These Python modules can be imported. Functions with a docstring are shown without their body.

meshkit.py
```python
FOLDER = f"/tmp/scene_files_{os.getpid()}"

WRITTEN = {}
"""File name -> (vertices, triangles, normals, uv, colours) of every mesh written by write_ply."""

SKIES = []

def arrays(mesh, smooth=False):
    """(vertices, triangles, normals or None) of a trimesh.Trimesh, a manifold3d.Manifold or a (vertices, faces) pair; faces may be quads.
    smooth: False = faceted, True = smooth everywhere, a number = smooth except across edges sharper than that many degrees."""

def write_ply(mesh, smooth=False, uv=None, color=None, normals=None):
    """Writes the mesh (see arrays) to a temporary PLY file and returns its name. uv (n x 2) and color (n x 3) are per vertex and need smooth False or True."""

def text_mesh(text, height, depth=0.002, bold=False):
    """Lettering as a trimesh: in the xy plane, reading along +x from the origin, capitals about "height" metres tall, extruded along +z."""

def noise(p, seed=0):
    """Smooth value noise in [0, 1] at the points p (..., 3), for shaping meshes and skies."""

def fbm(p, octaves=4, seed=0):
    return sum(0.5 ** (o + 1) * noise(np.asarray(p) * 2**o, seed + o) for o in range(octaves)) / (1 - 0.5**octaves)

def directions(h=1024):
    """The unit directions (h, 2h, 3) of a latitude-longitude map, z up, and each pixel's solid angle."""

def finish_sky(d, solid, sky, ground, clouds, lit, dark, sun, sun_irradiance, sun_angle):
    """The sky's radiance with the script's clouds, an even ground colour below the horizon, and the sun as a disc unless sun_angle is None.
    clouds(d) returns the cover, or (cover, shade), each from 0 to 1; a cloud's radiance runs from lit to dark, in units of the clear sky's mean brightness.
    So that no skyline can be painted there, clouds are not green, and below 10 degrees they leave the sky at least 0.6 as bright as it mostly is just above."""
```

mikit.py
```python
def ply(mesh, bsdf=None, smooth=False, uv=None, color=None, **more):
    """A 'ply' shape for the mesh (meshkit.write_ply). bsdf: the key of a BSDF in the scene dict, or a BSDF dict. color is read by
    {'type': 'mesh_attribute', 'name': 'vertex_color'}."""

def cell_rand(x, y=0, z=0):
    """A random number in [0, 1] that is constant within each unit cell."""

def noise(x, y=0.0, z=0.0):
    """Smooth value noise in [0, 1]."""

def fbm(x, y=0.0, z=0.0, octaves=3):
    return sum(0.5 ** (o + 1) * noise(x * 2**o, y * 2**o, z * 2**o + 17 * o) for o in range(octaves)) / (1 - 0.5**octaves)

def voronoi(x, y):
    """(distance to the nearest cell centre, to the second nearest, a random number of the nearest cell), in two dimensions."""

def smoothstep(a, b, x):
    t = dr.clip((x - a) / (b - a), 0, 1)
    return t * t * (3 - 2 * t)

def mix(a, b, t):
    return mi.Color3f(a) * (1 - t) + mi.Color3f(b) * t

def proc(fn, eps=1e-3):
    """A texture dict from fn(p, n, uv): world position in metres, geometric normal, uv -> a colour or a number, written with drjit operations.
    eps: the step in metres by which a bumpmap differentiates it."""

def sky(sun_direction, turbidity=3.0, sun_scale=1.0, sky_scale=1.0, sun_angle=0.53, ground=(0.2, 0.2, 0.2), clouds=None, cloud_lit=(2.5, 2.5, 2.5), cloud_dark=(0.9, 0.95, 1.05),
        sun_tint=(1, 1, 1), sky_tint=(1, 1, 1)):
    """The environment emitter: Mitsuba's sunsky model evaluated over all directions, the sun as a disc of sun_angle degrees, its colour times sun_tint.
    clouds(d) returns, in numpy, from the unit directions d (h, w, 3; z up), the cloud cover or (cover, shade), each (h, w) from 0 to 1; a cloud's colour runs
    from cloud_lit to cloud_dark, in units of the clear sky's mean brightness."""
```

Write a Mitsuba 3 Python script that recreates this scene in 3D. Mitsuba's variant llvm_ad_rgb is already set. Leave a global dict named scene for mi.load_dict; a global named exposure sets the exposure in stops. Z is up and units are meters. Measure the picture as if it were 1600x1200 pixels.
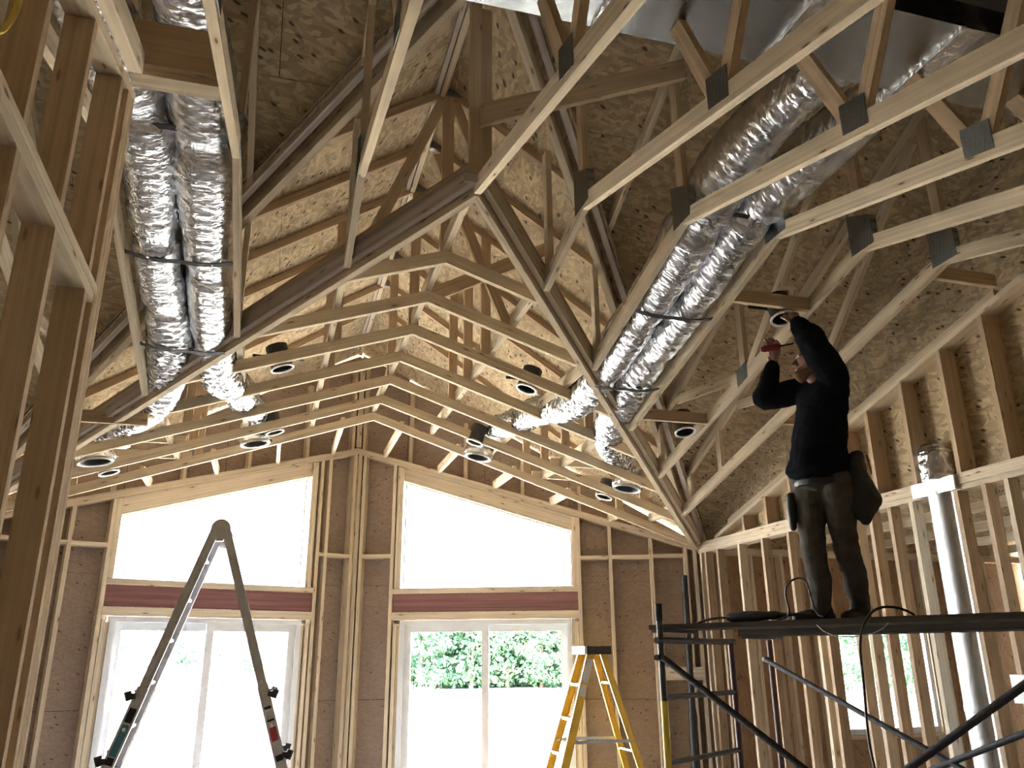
import math, random
import numpy as np, trimesh, drjit as dr, mitsuba as mi, mikit, meshkit
from shapely.geometry import Polygon, box as sbox
from mikit import noise, fbm, voronoi, cell_rand, smoothstep, mix, proc

T = mi.ScalarTransform4f
scene, labels = {'type': 'scene'}, {}
Z0 = 3.98                                   # height of the vault's ridge above the floor; heights below are measured from that ridge
rng = random.Random(7)
nrng = np.random.default_rng(7)

# ------------------------------------------------------------------ camera, sky, sun, exposure
eye = np.array([-.8897, -3.6777, -2.3353 + Z0])
fwd, upv = np.array([.26536, .91003, .31861]), np.array([-.0820, -.3090, .9475])
scene['camera'] = {'type': 'perspective', 'fov': 2 * math.degrees(math.atan(800 / 1273.565)), 'fov_axis': 'x', 'near_clip': .05, 'far_clip': 2000.,
                   'to_world': T().look_at(origin=eye.tolist(), target=(eye + fwd).tolist(), up=upv.tolist())}


def cloud_cover(d):
    n = meshkit.fbm(d * 2.3 + 4.0, 4, 3)
    return np.clip(.82 + .5 * (n - .5), 0, 1), np.clip(.25 + .9 * (n - .5), 0, 1)


scene['sky'] = mikit.sky((-.55, -.50, .72), turbidity=4.0, sun_scale=.55, sky_scale=1.0, sun_angle=1.5, ground=(.3, .28, .22),
                         clouds=cloud_cover, cloud_lit=(2.0, 2.1, 2.3), cloud_dark=(1.25, 1.32, 1.48))
exposure = 7.62


# ------------------------------------------------------------------ colours and grain
def T3(c):
    return mi.Color3f(*c)


def grain(a, b, knots=1.0, contrast=.34):
    def fn(p, n, uv):
        u, v = mi.Float(uv.x), mi.Float(uv.y)
        bid = dr.floor(u / 64 + .5)
        r = cell_rand(bid, 3, 5)
        g = fbm(u * 1.1, v * 70 + bid * 3.7, bid, 3)
        fine = noise(u * 5, v * 420 + bid, 2.0)
        c = mix(a, b, dr.clip(r * .75 + .35 * (g - .3), 0, 1)) * (1 - contrast / 2 + contrast * g) * (.95 + .1 * fine)
        d, _, w = voronoi(u * 2.6 + bid * 1.7, v * 11 + bid * 9.1)
        k = smoothstep(.085, .03, d) * smoothstep(.45, .5, w) * knots
        halo = smoothstep(.22, .05, d) * smoothstep(.45, .5, w) * .25 * knots
        return mix(mix(c, T3((.40, .25, .13)), halo), T3((.13, .075, .04)), k * .8)
    return fn


def strands(u, v, ang, lx, ly, k):
    x, y = math.cos(ang) * u + math.sin(ang) * v, -math.sin(ang) * u + math.cos(ang) * v
    return voronoi(x * lx + k, y * ly + 2 * k)


def osb(light, dark, flake, size=1.0, dark_share=.90, spread=1.0):
    def fn(p, n, uv):
        u, v = mi.Float(uv.x) / size, mi.Float(uv.y) / size
        wob = .03 * (noise(u * 9, v * 9, 3.) - .5)
        d1, e1, w1 = strands(u + wob, v, .25, 9., 30., 3.3)
        d2, e2, w2 = strands(u, v + wob, -.5, 8., 26., 8.1)
        d3, e3, w3 = strands(u + wob, v - wob, 1.25, 9., 30., 5.7)
        pick = cell_rand(dr.floor(w1 * 991), 4, 4)
        w = dr.select(pick < .42, w1, dr.select(pick < .75, w2, w3))
        e = dr.select(pick < .42, e1 - d1, dr.select(pick < .75, e2 - d2, e3 - d3))
        c = mix(dark, light, dr.clip(.5 + spread * (w - .5), 0, 1)) * (.86 + .14 * smoothstep(.0, .12, e)) * (.9 + .2 * fbm(u * 2, v * 2, 1.))
        fd, _, fw = strands(u, v, .5, 7., 17., 21.3)
        black = smoothstep(.36, .22, fd + .12 * noise(u * 60, v * 60)) * smoothstep(dark_share, dark_share + .01, fw)
        return mix(c, T3(flake), black * .9)
    return fn


def matte(tex):
    return {'type': 'twosided', 'bsdf': {'type': 'diffuse', 'reflectance': tex if isinstance(tex, dict) else {'type': 'rgb', 'value': list(tex)}}}


def plastic(rgb, rough=.35):
    return {'type': 'twosided', 'bsdf': {'type': 'principled', 'base_color': {'type': 'rgb', 'value': list(rgb)}, 'roughness': rough, 'specular': .5}}


def foil_bump(p, n, uv):
    a = noise(p.x * 16, p.y * 75 + p.z * 20, p.z * 16)
    b = noise(p.x * 60 + 3, p.y * 130, p.z * 60)
    c = noise(p.x * 30, p.y * 34, p.z * 30 + 9)
    return .0085 * dr.abs(a - .5) + .0030 * dr.abs(b - .5) + .005 * dr.abs(c - .5)


def sheet_bump(p, n, uv):
    return .0022 * noise(p.x * 3.1, p.y * 3.1, p.z * 3.1) + .0002 * noise(p.x * 40, p.y * 40, p.z * 40)


def plate_tone(p, n, uv):
    s = dr.abs(uv.x * 110 - dr.floor(uv.x * 110) - .5)
    return mix((.16, .18, .18), (.32, .34, .34), smoothstep(.12, .3, s) * (.7 + .6 * noise(uv.x * 300, uv.y * 60)))


def galvanised(p, n, uv):
    _, _, w = voronoi(p.x * 34 + p.z * 9, p.y * 34 + p.z * 27)
    return mix((.37, .39, .40), (.48, .50, .51), w)


def metal(refl, rough, bump=None):
    b = {'type': 'roughconductor', 'material': 'Al', 'alpha': rough, 'specular_reflectance': refl if isinstance(refl, dict) else {'type': 'rgb', 'value': list(refl)}}
    if bump:
        b = {'type': 'bumpmap', 'arbitrary': bump, 'scale': 1.0, 'bsdf': b}
    return {'type': 'twosided', 'bsdf': b}


def cloth(a, b, s=30.):
    return proc(lambda p, n, uv: mix(a, b, fbm(p.x * s, p.y * s, p.z * s, 3)))


M = {
    'lumber': matte(proc(grain((.54, .45, .335), (.67, .575, .445)))),
    'lumber_brown': matte(proc(grain((.42, .315, .22), (.53, .415, .30), .9))),  # darker lumber copy, shade of the backlit stud faces put into its colour
    'lumber_warm': matte(proc(grain((.44, .325, .22), (.54, .415, .29), .7))),  # warm lumber, darkened so shade on backlit chords and webs is painted in
    'lumber_grey': matte(proc(grain((.46, .40, .36), (.58, .52, .47), .8, .7))),
    'red_beam': matte(proc(grain((.19, .092, .088), (.26, .135, .125), .5, .6))),
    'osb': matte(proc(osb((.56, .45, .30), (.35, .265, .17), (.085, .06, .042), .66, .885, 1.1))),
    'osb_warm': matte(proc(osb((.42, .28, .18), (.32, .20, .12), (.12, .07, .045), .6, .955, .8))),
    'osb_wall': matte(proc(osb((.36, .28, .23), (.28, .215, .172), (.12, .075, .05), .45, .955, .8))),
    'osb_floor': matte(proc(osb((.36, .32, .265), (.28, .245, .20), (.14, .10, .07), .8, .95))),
    'vinyl': plastic((.68, .70, .73), .35),
    'white_paint': matte((.78, .77, .74)),
    'glass': {'type': 'thindielectric', 'int_ior': 1.5},
    'foil': metal((.80, .82, .85), .14, proc(foil_bump, 2e-3)),
    'foil_tape': metal((.88, .89, .90), .10, proc(foil_bump, 2e-3)),
    'duct_sheet': metal(proc(galvanised), .16, proc(sheet_bump, 5e-3)),
    'duct_bright': metal(proc(lambda p, n, uv: galvanised(p, n, uv) * 1.35), .17, proc(sheet_bump, 5e-3)),  # brighter copy, paints the window reflection into the leftmost trunk section
    'duct_pipe': metal(proc(lambda p, n, uv: galvanised(p, n, uv) * 1.45), .30, proc(sheet_bump, 5e-3)),
    'gusset': {'type': 'twosided', 'bsdf': {'type': 'roughconductor', 'material': 'Al', 'alpha': .38, 'specular_reflectance': proc(plate_tone)}},
    'black_metal': plastic((.018, .018, .02), .7),
    'black_rubber': plastic((.015, .015, .015), .5),
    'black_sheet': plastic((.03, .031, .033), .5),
    'steel_dark': {'type': 'twosided', 'bsdf': {'type': 'principled', 'base_color': proc(lambda p, n, uv: mix((.02, .022, .025), (.06, .05, .045), fbm(p.x * 25, p.y * 25, p.z * 9))), 'roughness': .5, 'specular': .5}},
    'steel_red': {'type': 'twosided', 'bsdf': {'type': 'principled', 'base_color': proc(lambda p, n, uv: mix((.035, .012, .016), (.075, .03, .03), fbm(p.x * 25, p.y * 25, p.z * 9))), 'roughness': .5, 'specular': .5}},
    'yellow_paint': plastic((.55, .42, .03), .45),
    'plank': matte(proc(grain((.075, .07, .062), (.12, .11, .095), .4, .5))),
    'trim_ring': plastic((.75, .76, .76), .3),
    'boot_liner': plastic((.42, .43, .43), .5),
    'aluminium': metal((.62, .63, .66), .32),
    'fibreglass': {'type': 'twosided', 'bsdf': {'type': 'principled', 'base_color': proc(lambda p, n, uv: mix((.66, .40, .03), (.74, .49, .06), fbm(p.x * 30, p.y * 30, p.z * 6))), 'roughness': .35, 'specular': .5}},
    'bright_metal': metal((.88, .88, .88), .25),
    'jacket': matte(cloth((.006, .007, .009), (.013, .014, .018))),
    'trousers': matte(cloth((.052, .048, .042), (.105, .098, .086), 22.)),
    'leather': plastic((.012, .011, .011), .6),
    'skin': plastic((.22, .12, .085), .5),
    'hair': matte(cloth((.10, .06, .035), (.17, .11, .065), 120.)),
    'red_plastic': plastic((.20, .02, .02), .4),
    'yellow_cord': plastic((.58, .44, .08), .5),
    'sticker_black': matte((.03, .03, .035)),
    'sticker_teal': matte((.08, .24, .30)),
    'sticker_red': matte((.42, .08, .09)),
    'sticker_white': matte((.6, .6, .6)),
    'ink': matte((.06, .045, .04)),
    'ink_red': matte((.30, .13, .11)),
    'field': matte(proc(lambda p, n, uv: mix((.42, .42, .36), (.54, .54, .47), fbm(p.x * .5, p.y * .5, 0.) * .7 + .3 * noise(p.x * 4, p.y * 4)))),
    'leaf': {'type': 'twosided', 'bsdf': {'type': 'diffuse', 'reflectance': proc(lambda p, n, uv: mix((.022, .065, .045), (.105, .195, .11), noise(p.x * 1.3, p.y * 1.3, p.z * 1.3)))}},
    'leaf_yellow': {'type': 'twosided', 'bsdf': {'type': 'diffuse', 'reflectance': proc(lambda p, n, uv: mix((.20, .24, .09), (.38, .40, .18), noise(p.x * 2.3, p.y * 2.3, p.z * 2.3)))}},
    'bark': matte((.16, .12, .09)),
    'house_white': matte((.62, .62, .62)),
    'house_roof': matte((.09, .03, .04)),
    'house_window': matte((.03, .035, .05)),
    'house_roof_blue': matte((.05, .05, .10)),
}
for k, v in M.items():
    scene['mat_' + k] = v


# ------------------------------------------------------------------ helpers
def numbered(name):
    if name not in used:
        used[name] = 0
        return name
    used[name] += 1
    return f'{name}_{used[name]:03d}'


used = {}
ids = [0]


def thing(name, label, cat, group=None):
    key = numbered(name)
    labels[key] = {'label': label, 'category': cat}
    if group:
        labels[key]['group'] = group
    return key


def struct(name, label=None):
    labels[name] = {'kind': 'structure'}
    if label:
        labels[name]['label'] = label
    used[name] = 0
    return name


def part(parent, name, shape, label=None):
    key = numbered(parent + '__' + name) if parent else name
    scene[key] = shape
    if label:
        labels[key] = {'label': label}
    return key


def stuffed(key, label=None):
    labels[key] = {**labels.get(key, {}), 'kind': 'stuff'}
    if label:
        labels[key]['label'] = label


def mesh(m, mat, smooth=False):
    return mikit.ply(m, 'mat_' + mat, smooth)


def W(p):
    return np.array([p[0], p[1], p[2] + Z0], float)


def nrm(v):
    v = np.asarray(v, float)
    return v / np.linalg.norm(v)


QUADS = [(0, 1, 5, 4, 1), (1, 3, 7, 5, 1), (3, 2, 6, 7, 1), (2, 0, 4, 6, 1), (0, 2, 3, 1, 0), (4, 5, 7, 6, 0)]


def hexa(c, mat):
    """A board from eight corners: index = 4*(far end) + 2*(top) + (right side); grain runs from the near end to the far end."""
    c = np.asarray(c, float)
    ids[0] += 1
    u0 = 64. * ids[0] + 8 * rng.random()
    ctr, vs, uv, fs = c.mean(0), [], [], []
    axis = nrm(c[4:].mean(0) - c[:4].mean(0))
    o = c[:4].mean(0)
    for q, (a, b, d, e, side) in enumerate(QUADS):
        pts = c[[a, b, d, e]]
        nn = np.cross(pts[1] - pts[0], pts[2] - pts[0])
        if np.dot(nn, pts.mean(0) - ctr) < 0:
            pts, nn = pts[::-1], -nn
        nn = nrm(nn)
        if side:
            t = np.cross(nn, axis)
            t = nrm(t)
            U, V = (pts - o) @ axis, (pts - o) @ t + .37 * q
        else:
            x = nrm(pts[1] - pts[0])
            y = np.cross(nn, x)
            U, V = (pts - o) @ x * .15 + 3, (pts - o) @ y + .37 * q
        k = len(vs)
        vs += list(pts)
        uv += [(u0 + s, t) for s, t in zip(U, V)]
        fs += [(k, k + 1, k + 2), (k, k + 2, k + 3)]
    return mikit.ply((np.array(vs), np.array(fs)), 'mat_' + mat, uv=np.array(uv))


def beam(p0, p1, w, d, mat='lumber', anchor='bottom', up=(0, 0, 1), plumb=True):
    """A timber between two points of its bottom line (or centre line); w = thickness sideways, d = depth along up."""
    p0, p1, up = W(p0), W(p1), np.asarray(up, float)
    ax = nrm(p1 - p0)
    side = nrm(np.cross(ax, up))
    if plumb:
        rise = up * d / max(.2, math.sqrt(max(1e-6, 1 - float(ax @ up) ** 2)))
    else:
        rise = np.cross(side, ax) * d
    lo = {'bottom': 0, 'center': -.5, 'top': -1.}[anchor]
    c = [p + s * side * w / 2 + (lo + t) * rise for p in (p0, p1) for t in (0, 1) for s in (-1, 1)]
    return hexa(c, mat)


def post(x, y, z0, z1, wx, wy, mat='lumber', z1b=None, ang=0.):
    """An upright stick with plan size wx by wy, turned by ang; z1b = height of its top on the far side."""
    ca, sa = math.cos(ang), math.sin(ang)
    c = []
    for top in (0, 1):
        for b in (-1, 1):
            for a in (-1, 1):
                z = z0 if not top else (z1 if b < 0 or z1b is None else z1b)
                c.append(W((x + ca * a * wx / 2 - sa * b * wy / 2, y + sa * a * wx / 2 + ca * b * wy / 2, z)))
    return hexa(c, mat)


def bx(x0, x1, y0, y1, z0, z1, mat='lumber', along=0):
    lo, hi = np.array([x0, y0, z0]), np.array([x1, y1, z1])
    o = [1, 2] if along == 0 else [0, 2] if along == 1 else [0, 1]
    c = []
    for e in (0, 1):
        for t in (0, 1):
            for s in (0, 1):
                q = np.zeros(3)
                q[along], q[o[1]], q[o[0]] = (lo, hi)[e][along], (lo, hi)[t][o[1]], (lo, hi)[s][o[0]]
                c.append(W(q))
    return hexa(c, mat)


def sheet(poly, origin, U, V, thick, mat, uv0=(0, 0)):
    """A flat board of a plan outline (in U, V metres from the origin), its thickness along U x V."""
    m = trimesh.creation.extrude_polygon(poly, thick, engine='earcut')
    m.unmerge_vertices()
    v = np.array(m.vertices)
    N = np.cross(U, V)
    P = W(origin) + v[:, :1] * U + v[:, 1:2] * V + v[:, 2:] * N
    uv = v[:, :2] + v[:, 2:] * .5 + np.array(uv0)
    return mikit.ply((P, np.array(m.faces)), 'mat_' + mat, uv=uv)


def tube_mesh(path, radius, sides=12, caps=True, squash=None):
    """A tube along points (already absolute); radius a number or one per point."""
    P = np.asarray(path, float)
    r = np.broadcast_to(radius, (len(P),))
    tan = np.gradient(P, axis=0)
    tan /= np.linalg.norm(tan, axis=1, keepdims=True)
    n = np.cross(tan[0], [0, 0, 1.] if abs(tan[0][2]) < .9 else [1., 0, 0])
    n /= np.linalg.norm(n)
    rings = []
    for k in range(len(P)):
        n = n - tan[k] * (n @ tan[k])
        n /= np.linalg.norm(n)
        b = np.cross(tan[k], n)
        a = np.arange(sides) / sides * 2 * np.pi
        rings.append(P[k] + r[k] * (np.cos(a)[:, None] * n + np.sin(a)[:, None] * b))
    v = np.vstack(rings)
    i, j = np.meshgrid(np.arange(len(P) - 1), np.arange(sides), indexing='ij')
    a, b = i * sides + j, i * sides + (j + 1) % sides
    f = np.vstack([np.stack([a, b, b + sides], -1).reshape(-1, 3), np.stack([a, b + sides, a + sides], -1).reshape(-1, 3)])
    if caps:
        v = np.vstack([v, P[:1], P[-1:]])
        j = np.arange(sides)
        e = (len(P) - 1) * sides
        f = np.vstack([f, np.stack([j * 0 + len(v) - 2, (j + 1) % sides, j], -1), np.stack([j * 0 + len(v) - 1, e + j, e + (j + 1) % sides], -1)])
    return trimesh.Trimesh(v, f, process=False)


def rod(p0, p1, r, mat, sides=12, smooth=40):
    return mesh(tube_mesh([W(p0), W(p1)], r, sides), mat, smooth)


def spline(pts, n=60):
    from scipy.interpolate import CubicSpline, PchipInterpolator
    P = np.asarray(pts, float)
    t = np.concatenate([[0], np.cumsum(np.linalg.norm(np.diff(P, axis=0), axis=1))])
    return CubicSpline(t, P)(np.linspace(0, t[-1], n))


def lathe(profile, centre, axis, mat, sides=32, smooth=30):
    """Revolves (radius, along) points about an axis through the centre."""
    axis = nrm(axis)
    x = nrm(np.cross(axis, [0, 0, 1.] if abs(axis[2]) < .9 else [1., 0, 0]))
    y = np.cross(axis, x)
    a = np.arange(sides) / sides * 2 * np.pi
    v = np.vstack([W(centre) + h * axis + r * (np.cos(a)[:, None] * x + np.sin(a)[:, None] * y) for r, h in profile])
    n = len(profile)
    i, j = np.meshgrid(np.arange(n - 1), np.arange(sides), indexing='ij')
    p, q = i * sides + j, i * sides + (j + 1) % sides
    f = np.vstack([np.stack([p, q, q + sides], -1).reshape(-1, 3), np.stack([p, q + sides, p + sides], -1).reshape(-1, 3)])
    return mesh(trimesh.Trimesh(v, f, process=False), mat, smooth)


def concat(parts):
    return trimesh.util.concatenate(parts)

# ------------------------------------------------------------------ the vaults: plan and heights (ridge of the vault = 0)
SP = .6096                                   # truss spacing
MAIN, PROW = .270, .336                      # slopes of the two vaults
XW, YW = 3.62, 4.5                           # right wall, front corner line
YP = 5.93                                    # the prow's point
BX = XW / YW


def z_main(y): return -MAIN * abs(y)
def z_prow(x): return -PROW * abs(x)
def roof_prow(x): return 1.25 - .65 * abs(x)            # underside of the prow's rafters
def roof_main(y): return 1.25 - .475 * (y + .45) if y > -.6 else 1.321 + .475 * (y + .6)
def y_valley(x): return 1.368 * abs(x) - .45
def x_valley(y): return (y + .45) / 1.368


# prow walls: s runs from the point to a corner, side = +1 right, -1 left
LW = math.hypot(XW, YP - YW)
def pw(side, s, z, off=0.):
    dx, dy = XW / LW, -(YP - YW) / LW
    nx, ny = -dy, dx                          # outward (away from the room) for the right-hand wall
    return (side * (dx * s + nx * off), YP + dy * s + ny * off, z)


def pw_box(side, s0, s1, z0, z1, o0, o1, mat='lumber', along='z', za=0., zb=0.):
    """A stick in a prow wall; za, zb lift its lower and upper edge at s1 (for raked ends)."""
    if along == 's':
        c = [W(pw(side, s, z + dz, o)) for s, dz in ((s0, 0), (s1, za)) for z in (z0, z1) for o in (o0, o1)]
    else:
        c = [W(pw(side, s, z + (0 if s == s0 else dz), o)) for z, dz in ((z0, za), (z1, zb)) for s in (s0, s1) for o in (o0, o1)]
    return hexa(c, mat)


# ------------------------------------------------------------------ floor, ground
floor = struct('floor', 'floor of oriented strand board sheets')
for i in range(8):
    for j in range(5):
        x0, y0 = -6 + i * 2.03 - (j % 2) * 1.0, -6.6 + j * 2.05 + .0
        pl = Polygon([(0, 0), (2.02, 0), (2.02, 2.04), (0, 2.04)])
        foot = Polygon([(-5.6, -6.5), (8.2, -6.5), (8.2, 4.6), (3.7, 4.6), (0, 6.05), (-3.7, 4.6), (-5.6, 4.6)])
        g = Polygon([(x0 + a, y0 + b) for a, b in pl.exterior.coords]).intersection(foot)
        if g.area > .01 and g.geom_type == 'Polygon':
            part(floor, 'osb_panel', sheet(g, (0, 0, -Z0 - .018), np.array([1., 0, 0]), np.array([0, 1., 0]), .018, 'osb_floor', (i * 3.1, j * 5.7)))
for i in range(8):
    x0, x1 = -6 + i * 2.03, -6 + i * 2.03 + 2.02
    g = Polygon([(x0, 3.65), (x1, 3.65), (x1, 6.1), (x0, 6.1)]).intersection(foot)
    if g.area > .01 and g.geom_type == 'Polygon':
        part(floor, 'osb_panel', sheet(g, (0, 0, -Z0 - .018), np.array([1., 0, 0]), np.array([0, 1., 0]), .018, 'osb_floor', (i * 3.1 + 1, 31)))
gnd = struct('ground', 'pale open field outside')
gm = trimesh.creation.box((900, 900, .2))
gm.apply_translation((0, 150, Z0 - Z0 - .62))
scene[gnd] = mesh(gm, 'field')

# ------------------------------------------------------------------ roof decks (strand board sheets on the rafters)
deck = struct('ceiling', 'underside of the main roof deck, strand board sheets')


def deck_panels(parent, outline, origin, U, V, mat, su=2.44, sv=1.22, shift=1.2):
    """Sheets su long (along U) and sv wide (up V) laid over an outline given in (u, v)."""
    u0, v0, u1, v1 = outline.bounds
    r = 0
    v = v0
    while v < v1:
        u = u0 - (r % 2) * shift
        while u < u1:
            g = sbox(u + .002, v + .002, u + su - .002, v + sv - .002).intersection(outline)
            for q in getattr(g, 'geoms', [g]):
                if q.geom_type == 'Polygon' and q.area > .004:
                    part(parent, 'osb_panel', sheet(q, origin, U, V, .012, mat, (rng.random() * 40, rng.random() * 40)))
            u += su
        v += sv
        r += 1


CS = math.hypot(1, .475)
RT = .107                                     # rafter depth above its underside, plumb
# front slope: origin at the ridge, U = +x, V = down the slope to the front; V x U must face up or down: thickness grows along U x V
Uf, Vf = np.array([1., 0, 0]), np.array([0, 1, -.475]) / CS
def vf(y): return (y + .6) * CS
yv0 = -.45
out = Polygon([(-8.4, vf(-.6)), (8.4, vf(-.6)), (8.4, vf(5.2)), (XW + .5, vf(5.2)), (XW + .5, vf(y_valley(XW + .5)) if y_valley(XW + .5) < 5.2 else vf(5.2)), (0, vf(yv0)), (-XW - .5, vf(5.2)), (-8.4, vf(5.2))])
if not out.is_valid:
    out = out.buffer(0)
deck_panels(deck, out, (0, -.6, 1.321 + RT), Uf, Vf, 'osb')
Vr = np.array([0, -1, -.475]) / CS
deck_panels(deck, sbox(-8.4, 0, 8.4, 6.6 * CS), (0, -.6, 1.321 + RT), -Uf, Vr, 'osb')
prow = struct('ceiling_prow', 'underside of the roof deck over the window bay, pale strand board sheets')
CP = math.hypot(1, .65)
for s in (1, -1):
    o = Polygon([(-.62, 0), (6.75, 0), (6.75 - .395 * 4.0, 4.0 * CP), (y_valley(4.0) - .16, 4.0 * CP)])
    deck_panels(prow, o, (0, 0, 1.25 + .076), np.array([0, 1., 0]), np.array([s, 0, -.65]) / CP, 'osb')

cover = struct('roof_covering', 'roofing felt over the decks')
for (o_, U_, V_, outl) in (((0, -.6, 1.321 + RT + .016), Uf, Vf, out), ((0, -.6, 1.321 + RT + .016), -Uf, Vr, sbox(-8.4, -.1, 8.4, 6.6 * CS))):
    part(cover, 'felt', sheet(outl, o_, U_, V_, .004, 'black_sheet'))
for s in (1, -1):
    o = Polygon([(-.62, -.02), (6.75, -.02), (6.75 - .395 * 4.0, 4.0 * CP), (y_valley(4.0) - .16, 4.0 * CP)])
    part(cover, 'felt', sheet(o, (0, 0, 1.25 + .076 + .034), np.array([0, 1., 0]), np.array([s, 0, -.65]) / CP, .004, 'black_sheet'))

# ------------------------------------------------------------------ the prow's two walls of glass, with studs, headers and sheathing
STUD = .14


def plate_z(s): return .055 - 1.218 / LW * s


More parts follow.
